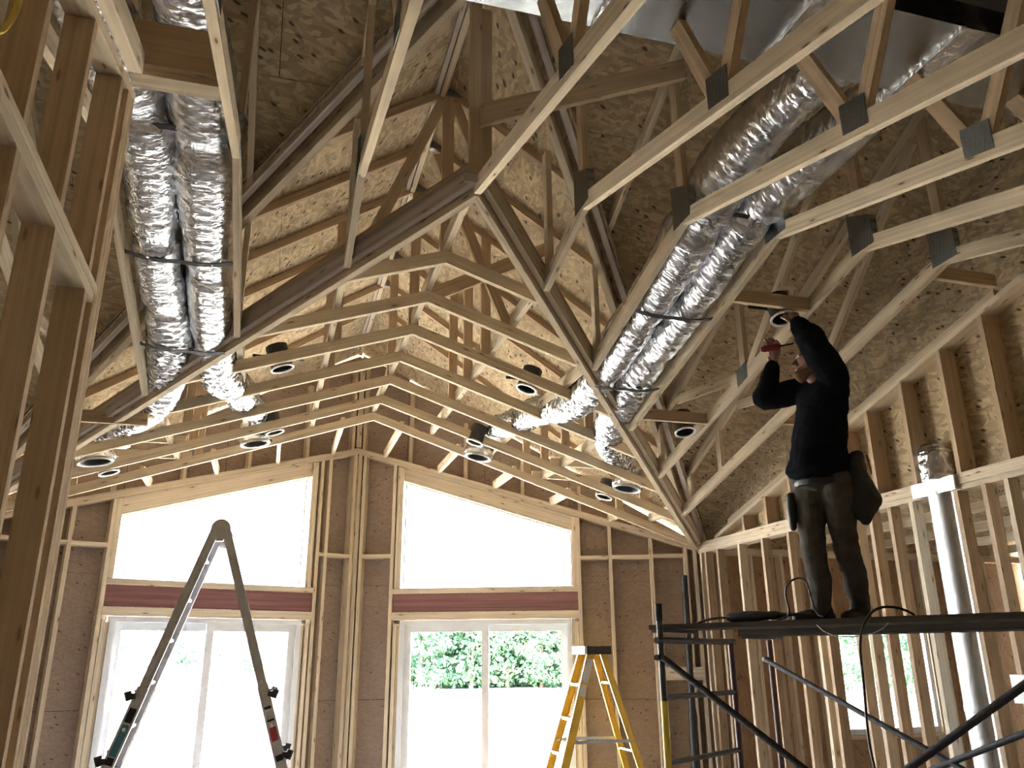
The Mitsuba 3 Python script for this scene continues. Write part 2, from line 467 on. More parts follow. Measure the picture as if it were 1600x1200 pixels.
for side, name, where in ((1, 'right', 'right'), (-1, 'left', 'left')):
    w = struct('wall_front_' + name, 'stud wall of the window bay, ' + where + ' half')
    K = 1.218 / LW
    for k, dz in enumerate((0., -.038)):                       # doubled top plate following the vault
        z = .055 + dz
        part(w, 'top_plate', hexa([W(pw(side, s, z + t - K * s, o)) for s in (.0, LW) for t in (-.038, 0) for o in (-.002 * k, STUD)], 'lumber'))

    def stud(s, z0, z1, wid=.038, o0=0., mat='lumber', nm='stud'):
        part(w, nm, pw_box(side, s - wid / 2, s + wid / 2, z0, z1, o0, STUD, mat, zb=-K * wid if z1 > -1.3 else 0))
    top = lambda s: plate_z(s - .019) - .078
    FL = -Z0
    for s in ((.03, .34) if side < 0 else (.03, .085)):
        stud(s, FL + .04, top(s))
    for s in (.44 if side < 0 else .455, 2.575):               # king studs from floor to plate
        stud(s, FL + .04, top(s), .04)
    stud(.50 if side < 0 else .515, FL + .04, -1.965, .04)    # jack studs under the header
    stud(2.53, FL + .04, -1.965, .04)
    stud(.55, FL + .04, -1.985, .03, .02)
    stud(2.495, FL + .04, -1.985, .03, .02)
    for s in (.525, 2.54):                                     # beside the upper window
        stud(s, -1.585, top(s) - .0, .07)
    for s in (2.925, 3.375, 3.75, 3.85):
        stud(s, FL + .04, top(s))
    part(w, 'bottom_plate', pw_box(side, 0, .55, FL, FL + .04, 0, STUD, 'lumber', 's'))
    part(w, 'bottom_plate', pw_box(side, 2.5, LW, FL, FL + .04, 0, STUD, 'lumber', 's'))
    part(w, 'header_beam', pw_box(side, .46, 2.56, -1.845, -1.645, .012, STUD, 'red_beam', 's'), 'red-brown header beam')
    part(w, 'header_plate', pw_box(side, .46, 2.56, -1.925, -1.845, -.004, STUD, 'lumber', 's'))
    part(w, 'window_sill', pw_box(side, .46, 2.56, -1.645, -1.59, -.003, STUD, 'lumber', 's'))
    a, b = .56, 2.505                                          # raked header above the window
    part(w, 'window_header', hexa([W(pw(side, s, z, o)) for s in (a, b) for z in (-.172 - .322 * s, .055 - .078 - K * s) for o in (.02, STUD)], 'lumber'))
    for s0, s1, z in ((2.6, 2.9, -1.28), (2.95, 3.35, -1.28), (3.4, 3.73, -1.275), (.11, .435, -1.22) if side > 0 else (.05, .32, -1.22), (.36, .42, -1.22)):
        if side > 0 and s0 == .36:
            continue
        part(w, 'blocking', pw_box(side, s0 - .01, s1 + .01, z - .02, z + .02, .0, STUD, 'lumber', 's'))
    # sheathing outside the studs: sheets around the openings, up to a slot of daylight under the roof
    for s0, s1 in ((-.04, .56), (2.49, LW + .1)):
        cuts = [-Z0, -2.76, -1.54]
        for z0, z1 in zip(cuts, cuts[1:] + [None]):
            zz = lambda s: min(roof_prow(s * XW / LW) - .02, 5) if z1 is None else z1
            q = [(s0, z0 + .002), (s1, z0 + .002), (s1, zz(s1) - .002), (s0, zz(s0) - .002)]
            P = [W(pw(side, s, z, o)) for (s, z) in (q[0], q[1]) for _ in (0,) for o in ()]
            dx, dy = XW / LW, -(YP - YW) / LW
            U, V = np.array([side * dx, dy, 0]), np.array([0, 0, 1.])
            off = STUD if side > 0 else STUD + .012
            g = Polygon(q)
            if z1 is None and s0 > 1:
                g = Polygon([(s0, z0), (s1, z0), (s1, roof_prow(s1 * dx) - .02), (s0, roof_prow(s0 * dx) - .03)])
            elif z1 is None:
                g = Polygon([(s0, z0), (s1, z0), (s1, roof_prow(s1 * dx) + .04), (s0, roof_prow(max(s0, 0)) + .03)])
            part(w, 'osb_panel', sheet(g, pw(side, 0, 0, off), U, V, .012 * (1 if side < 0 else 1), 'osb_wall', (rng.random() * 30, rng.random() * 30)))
    dx, dy = XW / LW, -(YP - YW) / LW
    U, V = np.array([side * dx, dy, 0]), np.array([0, 0, 1.])
    off = STUD if side > 0 else STUD + .012
    for s0, s1 in ((.565, 1.5), (1.505, 2.485)):               # sheets above the upper window
        g = Polygon([(s0, -.165 - .322 * s0), (s1, -.165 - .322 * s1), (s1, roof_prow(s1 * dx) + .01), (s0, roof_prow(s0 * dx) + .01)])
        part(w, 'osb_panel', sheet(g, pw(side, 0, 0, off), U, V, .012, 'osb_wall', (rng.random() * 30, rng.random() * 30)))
    for s0, s1 in ((.56, 2.49),):                              # behind the header between door and window
        g = sbox(s0, -1.93, s1, -1.6)
        part(w, 'osb_panel', sheet(g, pw(side, 0, 0, off), U, V, .012, 'osb_wall', (3, 9)))
    # building paper outside the sheathing, around the openings
    gp = Polygon([(-.09, -Z0), (LW + .12, -Z0), (LW + .12, roof_prow((LW + .12) * dx) - .03), (0, roof_prow(0) + .0), (-.09, roof_prow(0) + .02)])
    gp = gp.difference(Polygon([(.568, -1.592), (2.482, -1.592), (2.482, -.18 - .322 * 2.482), (.568, -.18 - .322 * .568)])).difference(sbox(.568, -Z0 - 1, 2.478, -1.932))
    part(w, 'building_paper', sheet(gp, pw(side, 0, 0, STUD + .0135 + (.002 if side < 0 else 0)), U, V, .0015, 'black_sheet'))
    for s in (.05, .62, 1.28, 1.95, 2.6, 3.2):                 # short studs above the plate
        part(w, 'gable_stud', pw_box(side, s - .019, s + .019, plate_z(s) + .0, roof_prow(s * dx) - .14, .05, STUD, 'lumber'))

    # upper window (trapezium) and sliding door below it
    win = struct(f'window_{1 if side > 0 else 2}', 'raked fixed window above the sliding door, ' + where)
    zt = lambda s: -.175 - .322 * s
    part(win, 'glass', sheet(Polygon([(.565, -1.585), (2.5, -1.585), (2.5, zt(2.5)), (.565, zt(.565))]), pw(side, 0, 0, STUD - .02), U, V, .004, 'glass')) if False else None
    q = [W(pw(side, s, z, STUD - .015)) for s, z in ((.562, -1.588), (2.503, -1.588), (2.503, zt(2.503)), (.562, zt(.562)))]
    part(win, 'glass', mikit.ply((np.array(q), np.array([[0, 1, 2], [0, 2, 3]])), 'mat_glass'))
    for (s0, z0, s1, z1) in ((.562, -1.588, 2.503, -1.588), (.562, zt(.562), 2.503, zt(2.503))):
        lift = .014 if z0 == -1.588 else -.014
        part(win, 'frame', hexa([W(pw(side, s, z + t, o)) for s, z in ((s0, z0), (s1, z1)) for t in sorted((0, lift)) for o in (STUD - .03, STUD)], 'vinyl'))
    door = struct(f'door_{1 if side > 0 else 2}', 'white vinyl sliding glass door, ' + where)
    A, B, ZT, ZB = .567, 2.478, -1.933, -3.965
    VT = 'vinyl'

    def vb(nm, s0, s1, z0, z1, o0, o1, par=door):
        return part(par, nm, pw_box(side, s0, s1, z0, z1, o0, o1, VT))
    vb('frame', A, A + .055, ZB, ZT, .005, .115)
    vb('frame', B - .055, B, ZB, ZT, .005, .115)
    vb('frame', A + .055, B - .055, ZT - .05, ZT, .005, .115)
    vb('frame', A + .055, B - .055, ZB, ZB + .04, .005, .115)
    mid = (A + B) / 2
    for n, (s0, s1, o) in enumerate(((A + .055, mid + .04, .025), (mid - .04, B - .055, .07))):
        pk = numbered(door + '__sash')
        scene[pk] = pw_box(side, s0, s0 + .075, ZB + .04, ZT - .05, o, o + .035, VT)
        part(pk, 'stile', pw_box(side, s1 - .075, s1, ZB + .04, ZT - .05, o, o + .035, VT))
        part(pk, 'top_rail', pw_box(side, s0 + .075, s1 - .075, ZT - .125, ZT - .05, o, o + .035, VT))
        part(pk, 'bottom_rail', pw_box(side, s0 + .075, s1 - .075, ZB + .04, ZB + .14, o, o + .035, VT))
        q = [W(pw(side, s, z, o + .017)) for s, z in ((s0 + .07, ZB + .13), (s1 - .07, ZB + .13), (s1 - .07, ZT - .12), (s0 + .07, ZT - .12))]
        part(pk, 'glass', mikit.ply((np.array(q), np.array([[0, 1, 2], [0, 2, 3]])), 'mat_glass'))

part('wall_front_right', 'point_post', post(0, YP + .045, -Z0, -.03, .05, .05), None)
part('wall_front_right', 'point_post', post(0, YP + .06, .07, 1.2, .06, .06), None)

# ------------------------------------------------------------------ right wall: open studs below a doubled plate, raked sheathed studs above it
w = struct('wall_right', 'open stud wall on the right with a raked sheathed upper part')
Y0R = -3.2
for k, (z0, z1) in enumerate(((-1.262, -1.224), (-1.222, -1.186), (-1.184, -1.146))):
    part(w, 'top_plate', bx(XW - .003 * (k == 1), XW + .14, Y0R, .875, z0, z1, 'lumber', 1))
    part(w, 'top_plate', bx(XW - .003 * (k == 1), XW + .14, 1.135, YW + .02, z0, z1, 'lumber', 1))
part(w, 'bottom_plate', bx(XW, XW + .09, Y0R, YW, -Z0, -Z0 + .04, 'lumber', 1))
ys = [4.46, 4.36, 4.105, 3.68, 3.255, 2.83, 2.55, 2.43, 2.06, 1.905, 1.72, 1.50, 1.27, .84, .60, .42, -.0, -.42, -.85, -1.27, -1.7, -2.1, -2.5, -2.95]
for i_, y in enumerate(ys):
    part(w, 'stud', bx(XW, XW + .089, y - .019, y + .019, -Z0 + .04, -1.262, 'lumber_brown' if i_ % 3 else 'lumber', 2))
zt = lambda y: z_main(y) - .0
for y in (3.55, 3.14, 2.73, 2.32, 1.91, 1.60, 1.19, .775, .37, -.04):
    z1 = zt(y) - .04
    if z1 > -1.12:
        part(w, 'raked_stud', post(XW + .07, y, -1.146, z1 + .019 * MAIN, .14, .038, 'lumber_brown', z1 - .019 * MAIN))
for y in (-.45, -.86, -1.27, -1.68, -2.1, -2.5):
    part(w, 'raked_stud', post(XW + .07, y, -1.146, zt(y) - .05, .14, .038, 'lumber'))
part(w, 'raked_plate', beam((XW + .07, 4.12, zt(4.12) - .04), (XW + .07, 0, zt(0) - .04), .145, .038, 'lumber'))
part(w, 'raked_plate', beam((XW + .055, 3.9, zt(3.9)), (XW + .055, .25, zt(.25)), .038, .075, 'lumber'))
part(w, 'raked_plate', beam((XW + .07, 0, zt(0) - .04), (XW + .07, -3.2, zt(-3.2) - .04), .145, .038, 'lumber'))
# sheathing on the far side of the raked studs up to the roof deck
for y0, y1 in ((4.4, 2.9), (2.9, 1.68), (1.68, .46), (.46, -.76), (-.76, -1.98), (-1.98, -3.2)):
    f = lambda y: roof_main(y) + .09
    g = Polygon([(y0 - .002, -1.15), (y1 + .002, -1.15), (y1 + .002, f(y1)), (y0 - .002, f(y0))])
    part(w, 'osb_panel', sheet(g, (XW + .14, 0, 0), np.array([0, 1., 0]), np.array([0, 0, 1.]), .011, 'osb', (rng.random() * 30, rng.random() * 30)))
    tx = None
for txt, y, z, h in (('WA', 1.83, -.93, .16),):
    m = meshkit.text_mesh(txt, h, .0012, True)
    v = np.array(m.vertices)
    m.vertices = np.stack([np.full(len(v), XW + .1395) - v[:, 2], y - v[:, 0] * .62, z + v[:, 1] + Z0], 1)
    part(w, 'stencil', mesh(m, 'ink'), 'black stencilled letters WA')

# rows of faint stamped print on the sheathing by the right corner
ink = []
r_ = random.Random(5)
for col, (s_c, z_a, z_b) in enumerate(((3.50, -1.47, -1.85), (3.53, -1.52, -1.98), (3.52, -2.28, -2.42), (3.49, -2.62, -2.80), (3.53, -2.62, -2.80), (3.49, -2.90, -3.12), (3.53, -2.90, -3.20), (3.51, -3.28, -3.6))):
    z = z_a
    while z > z_b:
        hh = r_.uniform(.008, .022)
        ww = r_.uniform(.010, .020)
        c = [W(pw(1, s_c + a * ww, z + b * hh, STUD - .0006 * (1 + e))) for b in (0, 1) for a in (-.5, .5) for e in (0, 1)]
        ink.append(trimesh.Trimesh(np.array(c), [(0, 2, 3), (0, 3, 1), (4, 5, 7), (4, 7, 6), (0, 1, 5), (0, 5, 4), (2, 6, 7), (2, 7, 3), (0, 4, 6), (0, 6, 2), (1, 3, 7), (1, 7, 5)], process=False))
        z -= hh + r_.uniform(.004, .012)
stuffed(part('wall_front_right', 'stamped_print', mesh(concat(ink), 'ink')), 'faint black print stamped on the board')

# ------------------------------------------------------------------ the room beyond the right wall: its outer wall with a window, ceiling joists
w = struct('wall_back', 'sheathed outer wall of the next room seen through the studs')
for x0, x1, z0, z1 in ((3.75, 4.6, -Z0, -1.22), (4.6, 5.24, -Z0, -1.22), (5.24, 6.52, -Z0, -3.2), (5.24, 6.52, -1.95, -1.22), (6.52, 7.3, -Z0, -1.22), (7.3, 8.2, -Z0, -1.22)):
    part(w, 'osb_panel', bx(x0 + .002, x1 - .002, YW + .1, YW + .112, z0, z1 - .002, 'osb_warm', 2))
for x in (3.86, 4.27, 4.66, 5.05, 5.22, 6.53, 6.7, 7.1, 7.5):
    part(w, 'stud', bx(x - .019, x + .019, YW, YW + .1, -Z0, -1.222, 'lumber', 2))
for z in (-3.2, -1.99):
    part(w, 'rough_sill', bx(5.24, 6.52, YW, YW + .1, z, z + .038, 'lumber', 0))
part(w, 'top_plate', bx(XW + .15, 8.2, YW, YW + .1, -1.262, -1.186, 'lumber', 0))
win = struct('window_3', 'window of the next room')
for a in ((5.24, 6.52, -3.16, -3.10), (5.24, 6.52, -2.01, -1.99)):
    part(win, 'frame', bx(a[0], a[1], YW + .03, YW + .09, a[2], a[3], 'vinyl', 0))
for a in ((5.24, 5.29), (6.47, 6.52)):
    part(win, 'frame', bx(a[0], a[1], YW + .03, YW + .09, -3.10, -2.01, 'vinyl', 2))
q = [W((x, YW + .06, z)) for x, z in ((5.27, -3.11), (6.49, -3.11), (6.49, -2.0), (5.27, -2.0))]
part(win, 'glass', mikit.ply((np.array(q), np.array([[0, 1, 2], [0, 2, 3]])), 'mat_glass'))
w = struct('wall_far_right', 'sheathed far wall of the next room')
for y0, y1 in ((4.5, 2.1), (2.1, -.3), (-.3, -2.7), (-2.7, -6.5)):
    part(w, 'osb_panel', bx(8.2, 8.212, y1 + .002, y0 - .002, -Z0, -.9, 'osb', 2))
for y in np.arange(-2.4, 4.4, .61):
    part(w, 'stud', bx(8.06, 8.2, y - .019, y + .019, -Z0, -1.2, 'lumber', 2))

# ------------------------------------------------------------------ partition at the left edge of the picture
XP = -1.57
w = struct('wall_left', 'open stud partition close on the left')
for k, (z0, z1) in enumerate(((-1.143, -1.105), (-1.105, -1.067))):
    part(w, 'top_plate', bx(XP - .089, XP + .002 * k, -4.6, -.72 + .0, z0, z1 - .001, 'lumber', 1))
for y in (-.855, -1.285, -1.69, -2.1, -2.51, -2.92, -3.33):
    part(w, 'stud', bx(XP - .089, XP, y - .019, y + .019, -Z0 + .04, -1.143, 'lumber_warm', 2))
    z1 = z_main(y) - .045
    part(w, 'raked_stud', post(XP - .0445, y, -1.067, z1 - .019 * MAIN, .089, .038, 'lumber_warm', z1 + .019 * MAIN))
for y, top in ((-.735, -.245), (-.695, -.235), (-.655, -.225)):
    part(w, 'end_stud', bx(XP - .089, XP + .001, y - .0185, y + .0185, -Z0 + .04, top, 'lumber_warm', 2))
part(w, 'bottom_plate', bx(XP - .089, XP, -4.6, -.64, -Z0, -Z0 + .04, 'lumber', 1))
part(w, 'raked_plate', beam((XP - .0445, -3.4, z_main(-3.4) - .042), (XP - .0445, -.63, z_main(-.63) - .042), .089, .04, 'lumber'))

# ------------------------------------------------------------------ outer walls on the left and behind, mostly out of sight
w = struct('wall_far_left', 'sheathed outer wall on the left')
for y0, y1, z0, z1 in ((4.5, 2.1, -Z0, -.9), (2.1, .6, -Z0, -.9), (.6, -1.4, -Z0, -.9), (-1.4, -2.7, -Z0, -.9), (-2.7, -6.5, -Z0, -.9)):
    part(w, 'osb_panel', bx(-5.612, -5.6, y1 + .002, y0 - .002, z0, z1, 'osb', 2))
part(w, 'osb_panel', bx(-5.6, -XW - .05, YW + .1, YW + .112, -Z0, -1.2, 'osb_wall', 2))
for y in (-2.4, -1.79, -1.42, .62, 1.26, 1.87, 2.48, 3.09, 3.7, 4.31):
    part(w, 'stud', bx(-5.6, -5.46, y - .019, y + .019, -Z0, -1.2, 'lumber', 2))
for x in np.arange(-5.3, -3.7, .41):
    part(w, 'stud', bx(x - .019, x + .019, YW - .04, YW + .1, -Z0, -1.2, 'lumber', 2))
w = struct('wall_rear', 'sheathed rear wall behind the camera')
for x0, x1, z0, z1 in ((-5.6, -3.4, -Z0, -1.1), (-3.4, .1, -Z0, -1.1), (.1, 3.6, -Z0, -1.1), (3.6, 8.2, -Z0, -1.1)):
    part(w, 'osb_panel', bx(x0 + .002, x1 - .002, -6.512, -6.5, z0, z1, 'osb', 2))
for nm, x, par in (('right', 8.2, 'wall_far_right'), ('left', -5.612, 'wall_far_left')):    # gables up to the roof
    for y0, y1 in ((-6.6, -3.6), (-3.6, -.6), (-.6, 2.0), (2.0, 5.1)):
        g = Polygon([(y0, -.9), (y1, -.9), (y1, max(-.89, roof_main(y1) + .1)), (y0, max(-.89, roof_main(y0) + .1))])
        if g.is_valid and g.area > .01:
            part(par, 'gable_panel', sheet(g, (x, 0, 0), np.array([0, 1., 0]), np.array([0, 0, 1.]), .012, 'osb', (rng.random() * 30, rng.random() * 30)))
part('wall_back', 'osb_panel', bx(3.62, 8.2, YW + .1, YW + .112, -1.218, -1.0, 'osb', 0))
part('wall_far_left', 'osb_panel', bx(-5.6, -3.62, YW + .1, YW + .112, -1.196, -1.0, 'osb', 0))

# ------------------------------------------------------------------ trusses
LB, LD = .038, .089                          # 2x4


def gusset(parent, centre, size, ax_u, ax_v, thick, mat='gusset'):
    """A toothed steel plate on both faces of a joint."""
    U, V = nrm(ax_u), nrm(ax_v)
    N = nrm(np.cross(U, V))
    c = W(centre)
    corners = [c + a * size[0] / 2 * U + b * size[1] / 2 * V + t * thick / 2 * N for a in (-1, 1) for b in (-1, 1) for t in (-1, 1)]
    return part(parent, 'gusset_plate', hexa(corners, mat))


ordinal = ['first', 'second', 'third', 'fourth', 'fifth', 'sixth', 'seventh']
# the bay's trusses, across the bay, from the valley (0) to the front corner line (6)
Y1 = .838
for j in range(7):
    y = Y1 + SP * j
    xv, xt = BX * y - .075, x_valley(y) - .03
    if j == 6:
        lab = 'scissor truss across the window bay nearest the windows, lowest in the picture'
    else:
        lab = f'scissor truss across the window bay, {ordinal[j]} one counted from the valley peak towards the windows'
    t = thing('bay_truss', lab, 'roof truss')
    for s in (-1, 1):
        part(t, 'bottom_chord', beam((0, y, 0), (s * xv, y, z_prow(xv)), LB, LD * .92))
        part(t, 'top_chord', beam((0, y, 1.25), (s * min(xt, 3.75), y, roof_prow(min(xt, 3.75))), LB, .060, 'lumber_warm'))
        for xb in (.57, 1.65, 2.7):
            if xb < xv - .12 and not (xb < 1 and j in (0, 1, 5, 6)):
                part(t, 'web', post(s * xb, y, z_prow(xb) + .07, roof_prow(xb) + .02, .075, LB * .96, 'lumber_warm'))
                xe = min(xb + 1.0, xt - .05)
                if xe > xb + .3 and .6 < xb < 2 and j > 4:
                    part(t, 'web', beam((s * (xb + .06), y, z_prow(xb) + .08), (s * xe, y, roof_prow(xe) - .02), LB * .92, .07, 'lumber', 'center', plumb=False))
        if j == 0 or (j == 1 and s > 0):
            xe = min(.57, xv - .05)
            part(t, 'web', beam((s * .04, y, 1.2), (s * xe, y, z_prow(xe) + .09), LB * .92, .07, 'lumber_warm', 'center', plumb=False))
    if j > 2:
        pass
    if j not in (1, 3, 5, 6):
        part(t, 'king_post', bx(-.037, .037, y - LB * .47, y + LB * .47, .05, 1.27, 'lumber_warm', 2))
    gusset(t, (0, y, 1.27), (.16, .06), (1, 0, 0), (0, 0, 1), LB + .004)

# ridge board under the bay's rafters
t = thing('ridge_board', 'long ridge board running under the peak of the window bay roof', 'timber')
part(t, 'board', beam((-.045, -.4, 1.225), (-.045, 5.9, 1.225), .038, .07))
part(t, 'side_board', beam((-.085, -.35, 1.235), (-.085, 5.8, 1.235), .03, .04, 'lumber_grey'))

# the two valley girders, two plies each
for s in (-1, 1):
    side = 'right' if s > 0 else 'left'
    t = thing('valley_girder', ('pale brown' if s > 0 else 'grey-stained') + f' doubled valley beam falling from the peak to the {side} front corner', 'beam')
    d = nrm((s * XW, YW, 0))
    n = np.array([s * d[1] * 1., -abs(d[0]) , 0])            # towards the camera side
    a, b = np.array([0, 0, 0.]), np.array([s * XW, YW, -1.217])
    sh = .026
    part(t, 'lower_ply', beam(a - n * sh + d * .02, b - n * sh - d * .03, .044, .13, 'lumber'), 'pale lower board')
    part(t, 'upper_ply', beam(a + n * sh + d * .0 + (0, 0, .05), b + n * sh - d * .08 + (0, 0, .05), .038, .105, 'lumber_grey' if s < 0 else 'lumber'))
    part(t, 'upper_ply', beam(a + n * sh + d * .0 + (0, 0, .157), b + n * sh - d * .08 + (0, 0, .157), .040, .03, 'lumber_warm'))
    # valley rafter under the roof deck
    va, vb_ = np.array([0, -.45, 1.25]), np.array([s * 3.60, y_valley(3.60), roof_prow(3.60)])
    dv = nrm((s * 3.62, 4.95, 0))
    nv = np.array([s * dv[1], -abs(dv[0]), 0])
    t = thing('valley_rafter', f'doubled rafter in the {side} roof valley, high above the {side} valley beam', 'rafter')
    part(t, 'inner_ply', beam(va - nv * .05 + (0, 0, -.05), vb_ - nv * .05 + (0, 0, -.03), .05, .14, 'lumber'))
    part(t, 'outer_ply', beam(va + nv * .05 + (0, 0, .0), vb_ + nv * .05 + (0, 0, .0), .045, .13, 'lumber_grey'))
part('valley_girder', 'gusset_plate', hexa([W((x, y, z)) for x in (-.09, -.02) for z in (.02, .1) for y in (-.075, -.07)], 'lumber_grey'))
t = thing('king_post', 'doubled upright post standing on the valley peak', 'post')
part(t, 'ply', bx(-.06, .005, -.07, -.03, .06, 1.2, 'lumber_warm', 2))
part(t, 'ply', bx(.005, .07, -.035, .005, .06, 1.2, 'lumber_warm', 2))

# the main trusses, running towards the windows, k counts from the valley peak (0), right positive
where_r = {1: 'first', 2: 'second', 3: 'third', 4: 'fourth', 5: 'fifth'}
for k in (-6, -5, -4, -3, -2, -1, 0, 1, 2, 3, 4, 5):
    x = SP * k
    ye = max(0., abs(x) / BX - .075)
    if k == 0:
        lab = 'long truss chord coming down from the top of the picture to the valley peak'
    elif k > 0:
        lab = f'long truss, {where_r[k]} right of the valley peak, ' + ('nearest the right wall' if k == 5 else 'bent at a steel plate')
    elif k > -3:
        lab = f'long scissor truss, {where_r[-k]} one left of the valley peak, bent at its middle'
    else:
        lab = f'scissor truss half hidden behind the left stud partition, {["nearest to", "second beyond", "third beyond", "fourth beyond"][-k - 3]} it'
    t = thing('main_truss', lab, 'roof truss')
    part(t, 'rear_bottom_chord', beam((x, -6.4 if abs(x) > 1.7 or x > -1 else -6.4, z_main(-6.4)), (x, .0, 0), LB, LD))
    part(t, 'rear_top_chord', beam((x, -6.6, roof_main(-6.6)), (x, -.6, 1.321), LB, LD))
    if k:
        yf = y_valley(x) - .11
        part(t, 'bottom_chord', beam((x, 0, 0), (x, ye, z_main(ye)), LB, LD))
        part(t, 'top_chord', beam((x, -.6, 1.321), (x, yf, roof_main(yf)), LB, LD))
        part(t, 'king_post', bx(x - LB * .48, x + LB * .48, -.045, .03, .05, roof_main(0) + .03, 'lumber_warm', 2))
        nodes = {1: (.62,), 2: (1.38,), 3: (1.42, 2.12), 4: (1.42, 2.9), 5: (1.42, 2.9, 3.5), 6: (1.42, 2.9)}[abs(k)]
        for n, yn in enumerate(nodes):
            if roof_main(yn) - z_main(yn) > .25:
                part(t, 'web', bx(x - LB * .47, x + LB * .47, yn - .035, yn + .035, z_main(yn) + .06, roof_main(yn) + .03, 'lumber', 2))
            y2 = yn + 1.1
            if abs(k) >= 4 and n == 0:
                part(t, 'web', beam((x, yn + .06, z_main(yn) + .07), (x, y2, roof_main(y2) - .02), LB * .9, .075, 'lumber', 'center', plumb=False))
                part(t, 'web', beam((x, yn - .06, z_main(yn) + .09), (x, .1, roof_main(.1) - .03), LB * .9, .075, 'lumber', 'center', plumb=False))
                gusset(t, (x, yn + .02, z_main(yn) + .075), (.15, .13), (0, 1, -.27), (0, .0, 1), LB + .005)
        g = [W((x + a, yy, zz + dz)) for a in (-LB / 2 - .003, LB / 2 + .003) for dz, in ((0,), (1,)) for yy, zz in ((0, 0),)]
        c = []
        for yy, zl, zh in ((-.10, .012, .20), (.10, .010, .29)):
            for z in (zl, zh):
                for a in (-1, 1):
                    c.append(W((x + a * (LB / 2 + .003), yy, z)))
        part(t, 'gusset_plate', hexa(c, 'gusset'))
    yv = -1.42
    part(t, 'web', beam((x, yv + .03, z_main(yv) + .08), (x, -.72, 1.2), LB * .9, .075, 'lumber_warm', 'center', plumb=False, up=(0, 1, 0)))
    part(t, 'web', beam((x, yv - .03, z_main(yv) + .08), (x, -2.0, roof_main(-2.0)), LB * .9, .075, 'lumber_warm', 'center', plumb=False, up=(0, 1, 0)))
    gusset(t, (x, yv, z_main(yv) + .10), (.15, .14), (0, 1, .27), (0, 0, 1), LB + .005)

# blocks between the main trusses
def block(x0, x1, y, lab, lift=.0, d=.089, mat='lumber_warm'):
    t = thing('blocking', lab, 'timber')
    scene[t] = beam((x0, y, z_main(y) + lift), (x1, y, z_main(y) + lift), .038, d, mat)


block(3 * SP + .02, 4 * SP - .02, .575, 'short block between two trusses just above the hand of the worker')
block(3 * SP + .02, 4 * SP - .02, 2.02, 'short block between two trusses near the right valley beam, a round light can beside it')
block(5 * SP + .02, XW - .0, .20, 'block between the last right truss and the raked wall, upper one', .05)
block(5 * SP + .02, XW - .0, 2.0, 'block between the last right truss and the raked wall, behind the shoulder of the worker', .04)
block(-4 * SP + .02, -3 * SP - .02, 2.6, 'dark block between trusses beside the left stud partition')
t = thing('blocking', 'pale block between the left stud partition and the long truss, over the foil ducts', 'timber')
part(t, 'board', bx(XP + .0, -2 * SP - .02, -.795, -.706, -.195, -.157, 'lumber', 0))
part(t, 'upper_board', bx(XP + .0, -2 * SP - .02, -.83, -.796, -.17, .03, 'lumber_warm', 0), 'upright board behind')
t = thing('blocking', 'pale sloping board along the top of the left stud partition, beside the foil ducts', 'timber')
scene[t] = beam((XP + .032, -2.3, z_main(-2.3)), (XP + .032, -.84, z_main(-.84)), .05, .089)

# braces laid along the bay over its trusses, on the same grid as the main trusses
for k in (-5, -4, -3, -2, -1, 0, 1, 2, 3, 4, 5):
    x = SP * k
    y0 = max(abs(x) / BX + .06, .12)
    lab = 'brace along the peak of the window bay trusses' if k == 0 else f'brace laid along the window bay over its trusses, {where_r[abs(k)]} one {"right" if k > 0 else "left"} of the peak'
    t = thing('lateral_brace', lab, 'timber')
    zz = z_prow(x) + .087
    scene[t] = beam((x, y0, zz), (x, YW - .03, zz), .040, .089)
# look-outs from the last truss to the window walls
for k in (-3, -2, -1, 0, 1, 2, 3, 4, 5, 6, 7):
    x = -.305 + SP * k if k > 0 else -.305 + SP * k
    if abs(x) > 3.0:
        continue
    yy = YP - (YP - YW) / XW * abs(x) + .05
    zz = z_prow(x) + .035
    t = thing('lookout_rafter', f'short look-out stub over the window wall, {["first", "second", "third", "fourth", "fifth"][int(abs(x) // SP)]} one {"right" if x > 0 else "left"} of the peak', 'timber')
    scene[t] = beam((x, YW + .02, zz), (x, yy, zz), .038, .089)

# diagonal braces high in the roof
t = thing('diagonal_brace', 'diagonal brace rising to the right from the post on the valley peak', 'timber')
scene[t] = beam((-.02, -.13, .33), (1.22, -.13, .90), .038, .12, 'lumber_warm')
t = thing('diagonal_brace', 'diagonal brace rising to the right from the second bay truss', 'timber')
scene[t] = beam((.02, 1.62, .06), (.95, 1.62, .58), .038, .10, 'lumber_warm')

# joists of the room beyond the right wall
for n, y in enumerate(np.arange(4.9, 8.2, .915)):
    t = thing('ceiling_joist', f'ceiling joist of the next room seen through the right wall, {ordinal[n]} beyond the studs', 'timber')
    scene[t] = beam((y, -3.5, -1.18), (y, YW, -1.18), .038, .089)

